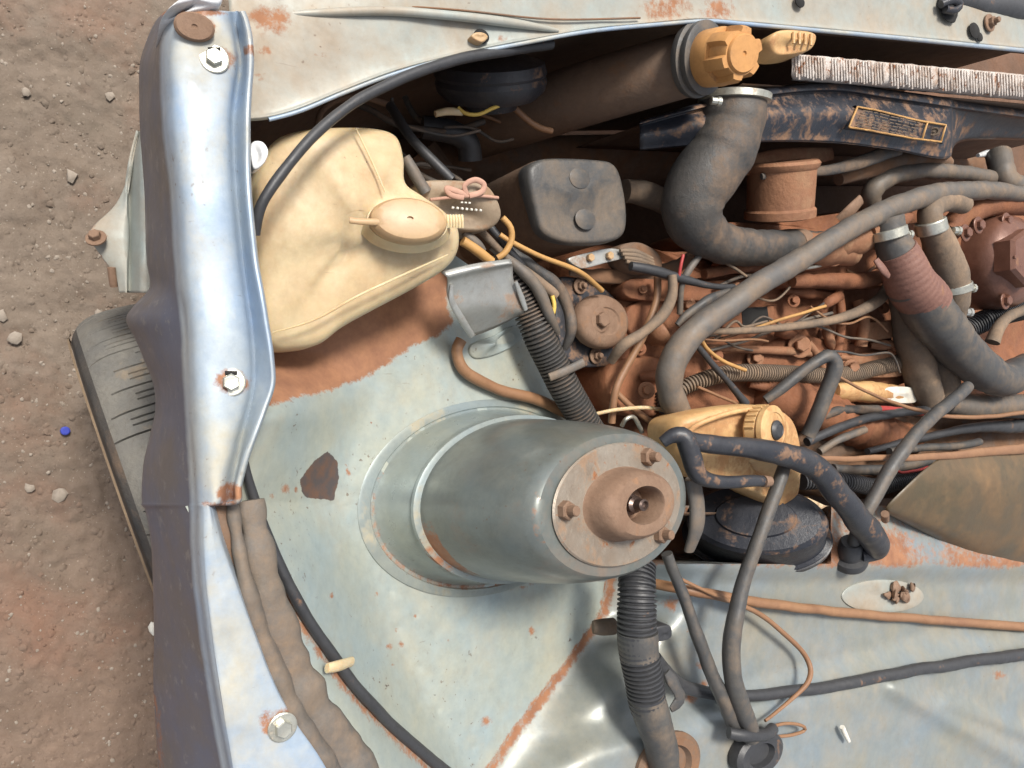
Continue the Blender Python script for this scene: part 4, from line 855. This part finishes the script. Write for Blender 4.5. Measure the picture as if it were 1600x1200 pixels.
tag(tube('headlamp_glint', [(1528, 243, .70), (1545, 240, .70), (1556, 244, .70)], [3, 6, 3], CLEARW), 'small bright lamp fragment in the dark gap beyond the shroud', 'lamp')
# water pump pulley
pu = thing('water_pump', 'clay coated water pump pulley drum below fan shroud', 'pulley', 1220, 300, .60)
lathe('pulley_drum', U(1222, 252, .74), U(1218, 342, .715), [(60*.00105, 0), (64*.00105, .05), (62*.00105, .12), (58*.00105, .16), (57*.00105, .8), (61*.00105, .84), (61*.00105, .97), (50*.00105, 1)], ENGINE2, pu, n=48, sdir=Vector((0, 1, 0)))
tube('fan_blade', [(1150, 262, .70), (1220, 250, .72), (1300, 240, .72)], [14, 18, 10], ENGINE2, pu, flat=.3)
# ---------------------------------------------------------------- engine
en = thing('engine', 'engine block coated in orange clay dust behind the hoses', 'engine', 1250, 480, .35)
def B(name, o, z, zb, m=ENGINE, **k): return blob(name, [(x, y, z+(q[0] if q else 0)) for x, y, *q in o], zb, m, en, **k)
B('cylinder_block', [(965, 465), (1060, 440), (1200, 420), (1420, 410), (1480, 470), (1450, 560), (1420, 600), (1250, 640), (1100, 650), (1000, 640), (950, 600), (950, 520)], .655, .30, rnd=.02, dent=.012, n=8)
B('cylinder_head', [(1180, 395), (1300, 370), (1400, 350), (1500, 350), (1520, 420), (1420, 445), (1300, 450), (1220, 440)], .71, .60, rnd=.02, dent=.012, n=8)
B('side_rail', [(985, 436), (1070, 440), (1180, 438), (1184, 462), (1080, 470), (985, 466)], .683, .64, rnd=.004)
B('side_plate', [(1000, 470), (1160, 470), (1175, 515), (1050, 535), (985, 520)], .667, .63, rnd=.005)
B('gearbox_flange', [(1190, 545), (1260, 525), (1320, 545), (1350, 600), (1300, 620), (1200, 610)], .672, .60, rnd=.01, dent=.006)
B('window_frame_plate', [(1128, 480), (1210, 478), (1212, 512), (1130, 512)], .680, .64, rnd=.003, sharp=True)
B('inspection_window', [(1159, 481), (1199, 479), (1203, 506), (1161, 509)], .6815, .66, BLACKH, rnd=.001, sharp=True)
B('lower_block', [(955, 570), (1040, 560), (1060, 620), (1030, 650), (960, 640)], .668, .55, rnd=.008, dent=.006)
B('starter_cover', [(1345, 505), (1405, 500), (1412, 525), (1352, 535)], .69, .64, ENGINE2, rnd=.004, sharp=True)
B('side_tray', [(1320, 560), (1400, 550), (1420, 580), (1390, 590), (1330, 585)], .68, .62, ENGINE2, rnd=.006)
tube('head_casting', [(1285, 388, .735), (1320, 378, .745), (1365, 362, .75), (1395, 355, .75)], [20, 24, 26, 24], ENGINE2, en, wob=.3)
tube('outlet_stub', [(1250, 388, .73), (1290, 390, .735), (1330, 395, .735)], [24, 26, 20], ENGINE2, en, wob=.15)
tube('cast_arm', [(1238, 440, .715), (1290, 438, .72), (1350, 438, .72), (1390, 425, .72)], [9, 12, 12, 10], ENGINE, en, wob=.25)
tube('head_edge', [(1100, 428, .70), (1180, 415, .705), (1250, 418, .71), (1310, 408, .715)], [8, 10, 9, 7], ENGINE, en, wob=.3)
tube('metal_line', [(1238, 420, .725), (1265, 418, .73), (1288, 412, .732), (1297, 402, .73)], 3, STEEL, en)
tube('freeze_plug', [(1022, 522, .672), (1032, 517, .690), (1038, 513, .695)], [20, 20, 17], ENGINE2, en, n=20)
tube('crank_ridge', [(1060, 540, .678), (1150, 545, .684), (1250, 550, .684), (1330, 560, .68)], [5, 6, 7, 4], ENGINE2, en)
tube('web_rib', [(1262, 535, .69), (1275, 552, .692), (1285, 575, .685)], 6, ENGINE2, en)
tube('web_rib', [(1310, 450, .68), (1315, 500, .685), (1308, 555, .68)], 7, ENGINE, en)
tube('web_rib', [(1340, 470, .68), (1350, 500, .69), (1345, 540, .68)], 9, ENGINE2, en, wob=.2)
for (px, py, rr) in [(1249, 541, 11), (1302, 403, 8), (1212, 420, 6), (1150, 448, 5), (1005, 452, 4)]: bolt(px, py, .69 if py > 430 else .735, Vector((-.1, -.45, .9)), rr, ENGINE2, en, 'block_bolt', washer=True, head=1.1)
tube('lifting_eye', [(1312, 345, .745), (1328, 330, .76), (1345, 312, .765)], [10, 11, 9], RUST, en, flat=.4)
tube('thermostat_neck', [(1355, 362, .77), (1372, 352, .775), (1385, 345, .785)], [16, 20, 24], ENGINE2, en)
tube('thermostat_cover', [(1378, 345, .775), (1402, 342, .78), (1420, 338, .778)], [14, 16, 8], ENGINE, en)
tube('intake_runner', [(1478, 365, .735), (1510, 335, .745), (1550, 318, .75), (1640, 315, .75)], [18, 20, 20, 22], ENGINE, en)
tube('gear_case', [(1180, 610, .655), (1240, 630, .66), (1320, 660, .65), (1420, 690, .64)], [30, 38, 34, 26], ENGINE, en, wob=.2)
tube('gear_case', [(1300, 610, .67), (1350, 612, .672), (1400, 616, .67)], [16, 17, 14], CREAMD, en, wob=.15)
B('lower_shield', [(1290, 640), (1420, 650), (1640, 660), (1660, 760), (1400, 780), (1260, 770), (1240, 700)], .64, .45, INNER, rnd=.02, dent=.01)
blob('starter_label', [(1386, 606, .694), (1426, 606, .694), (1434, 622, .69), (1424, 630, .688), (1382, 626, .69)], .66, WHITEP, en, rnd=.002)
B('oil_pan_side', [(900, 400), (1080, 390), (1300, 330), (1600, 330), (1660, 560), (1500, 700), (1200, 700), (940, 680)], .57, .28, ENGINE, rnd=.03, dent=.03, n=8)
B('front_cover', [(1130, 350), (1210, 345), (1330, 330), (1420, 320), (1460, 350), (1380, 380), (1260, 400), (1160, 395)], .665, .45, ENGINE, rnd=.02, dent=.02, n=8)
for k, (px, py) in enumerate([(1000, 545), (1075, 478), (1120, 556), (1180, 560), (1225, 590), (1330, 575), (1380, 480), (1280, 500), (1240, 470), (1110, 500), (1395, 545), (1010, 610)]):
    bolt(px, py, .672+.008*(k % 3), Vector((-.1, -.4, .9)), 6+2*(k % 2), ENGINE2 if k % 2 else ENGINE, en, 'block_bolt', washer=True, head=1.1)
for k, (a, b) in enumerate([((1225, 455), (1300, 462)), ((1100, 480), (1125, 505)), ((1210, 520), (1245, 522)), ((1290, 510), (1300, 545)), ((1000, 590), (1045, 585)), ((1360, 540), (1400, 538)), ((1170, 600), (1240, 612))]):
    tube('casting_rib', [(a[0], a[1], .672), ((a[0]+b[0])/2, (a[1]+b[1])/2, .684), (b[0], b[1], .672)], [5, 8, 5], ENGINE2 if k % 2 else ENGINE, en, wob=.35)
# carburettor / pump cover
cv = thing('cam_cover', 'glossy brown clay-coated round cover with hexagonal cap', 'cover', 1570, 400, .65)
p0 = U(1572, 408, .755); p1 = p0+Vector((0, .01, .045)); s_ = sc(p0)
lathe('cover_dome', p0-Vector((0, 0, .08)), p1, [(72*s_, 0), (74*s_, .5), (72*s_, .68), (66*s_, .82), (54*s_, .92), (40*s_, 1.0), (.001, 1)], COVER, cv, n=48, stretch=1.1)
p2 = U(1592, 404, .80); lathe('hex_cap', p2-Vector((0, 0, .02)), p2+Vector((0, 0, .022)), [(44*s_, 0), (44*s_, .8), (40*s_, 1.0), (16*s_, 1.0), (14*s_, .85), (.001, .85)], COVER, cv, n=6, stretch=1.15, angle=20)
for (px, py) in [(1572, 346), (1508, 364), (1570, 470), (1528, 352)]: bolt(px, py, .775, Vector((0, 0, 1)), 8, COVER, cv, 'cover_bolt', washer=True)
for k in range(3): bolt(1584+k*8, 402+(k % 2)*12, .818, Vector((0, 0, 1)), 3, COVER, cv, 'cap_rivet', washer=False)
# ---------------------------------------------------------------- brake hydraulics
bo = thing('brake_booster', 'black round brake servo drum streaked with orange dust', 'brake booster', 1175, 830, .60)
s_ = .00093
lathe('servo_drum', U(1180, 838, .690), U(1180, 806, .765), [(74*s_, -.05), (76*s_, 0), (76*s_, .10), (71*s_, .13), (70*s_, .17), (70*s_, .76), (68*s_, .86), (62*s_, .92), (40*s_, .95), (38*s_, .99), (20*s_, 1.0), (.001, 1.0)], SHROUD, bo, n=90, stretch=1.85, angle=28)
lathe('rim_band', U(1180, 841, .682), U(1180, 836, .694), [(74*s_, 0), (79*s_, .1), (79*s_, .9), (74*s_, 1)], BLACKP, bo, n=90, stretch=1.83, angle=28)
blob('paper_label', [(1236, 792, .780), (1264, 778, .780), (1292, 791, .776), (1262, 808, .777)], .76, STICK, bo, rnd=.001, sharp=True)
mr = thing('brake_reservoir', 'dirty cream brake fluid tank with ribbed round cap', 'reservoir', 1160, 710, .72)
blob('tank', [(1064, 668, .815), (1085, 648, .82), (1140, 636, .825), (1200, 633, .825), (1240, 650, .825), (1256, 690, .82), (1258, 740, .815), (1252, 780, .80), (1225, 796, .79), (1190, 775, .80), (1130, 755, .81), (1085, 745, .81), (1068, 715, .812)], .72, CREAMD, mr, rnd=.018, dome=.006, shrink=.9, n=6)
tube('tank_seam', [(1066, 690, .822), (1090, 664, .832), (1150, 643, .836), (1205, 638, .836)], 4, CREAMD, mr)
q0 = U(1180, 672, .830); q1 = U(1212, 672, .862); s_ = sc(q1)
mc = lathe('cap', q0, q1, [(36*s_, 0), (38*s_, .1), (38*s_, .55), (36*s_, .6), (39*s_, .68), (39*s_, .92), (35*s_, 1.0), (28*s_, 1.02), (27*s_, .97), (16*s_, .98), (.001, .98)], CREAMD, mr, n=56, stretch=1.25)
for k in range(11):
    a = math.radians(110+k*15); ctr = q0.lerp(q1, .1); tt = (q1-q0).normalized(); X = Vector((1, 0, 0)); Y = tt.cross(X)
    b0 = ctr+X*(math.cos(a)*38.5*s_)+Y*(math.sin(a)*38.5*s_*1.25); b1 = b0+(q1-q0)*.45
    V, Fc = tube_mesh([b0, b1], [2.6*s_, 2.6*s_], 6); finish('cap_rib', V, Fc, CREAMD, mc)
lathe('level_button', q1-Vector((0, 0, .002)), q1+(q1-q0)*.22, [(15*s_, 0), (15.5*s_, .5), (12*s_, .9), (10*s_, 1.0), (9*s_, .9), (.001, 1.05)], RUBBER, mc, n=28, stretch=1.15)

# ---------------------------------------------------------------- small extra pieces in the bay
T('inlet_pipe', 'brown dirty pipe leaving the canister toward the radiator hose', 'pipe', [(975, 300, .66), (1010, 305, .665), (1050, 325, .66)], [18, 20, 18], TANH)
T('side_panel_edge', 'folded brown metal strip below the ignition bracket', 'strip', [(890, 425, .665), (960, 432, .668), (1040, 425, .67), (1080, 400, .665)], [6, 12, 14, 8], INNER, flat=.5, wob=.2)
T('thin_lead', 'thin pale wire slanting under the radiator hose', 'wire', [(1120, 405, .735), (1145, 418, .735), (1165, 432, .73)], 2.4, TANH)
T('thin_lead', 'thin dark wire hanging from the horn to the elbow', 'wire', [(612, 155, .70), (616, 180, .70), (640, 198, .69), (700, 212, .68), (750, 205, .69)], 2.6, DUSTY)
T('thin_lead', 'thin brown wire crossing the engine side below the long tan wire', 'wire', [(1110, 548, .70), (1170, 530, .702), (1240, 505, .705), (1300, 488, .70)], 2.4, GREYH)
T('thin_lead', 'thin brown wire behind the brake fluid tank cap', 'wire', [(1090, 605, .71), (1130, 622, .71), (1170, 640, .71)], 2.4, BROWNT)

rw = random.Random(21)
for k in range(14):
    x0 = rw.uniform(1000, 1330); y0 = rw.uniform(410, 600); x1 = x0+rw.uniform(60, 170); y1 = y0+rw.uniform(-70, 70); z0 = rw.uniform(.69, .715)
    q = [(x0+(x1-x0)*t+rw.uniform(-10, 10), y0+(y1-y0)*t+rw.uniform(-16, 16), z0+.012*math.sin(t*3.1)) for t in (0, .25, .5, .75, 1)]
    o = T('engine_lead', 'thin dirty wire strung loosely across the clay-covered engine side', 'wire', q, rw.choice([1.8, 2.2, 2.8]), rw.choice([BROWNT, DUSTY, TANH, GREYH])); o['group'] = 'thin wires strung across the engine side'
for k in range(9):
    x0 = rw.uniform(560, 820); y0 = rw.uniform(150, 260); z0 = rw.uniform(.55, .68); x1 = x0+rw.uniform(40, 140); y1 = y0+rw.uniform(10, 90)
    q = [(x0+(x1-x0)*t+rw.uniform(-8, 8), y0+(y1-y0)*t+rw.uniform(-10, 10), z0) for t in (0, .33, .66, 1)]
    o = T('front_lead', 'dusty dark wire hanging in the gap between washer tank and canister', 'wire', q, rw.choice([2.5, 3.5, 5]), rw.choice([BROWNT, DUSTY, GREYH])); o['group'] = 'wires in the gap behind the washer tank'
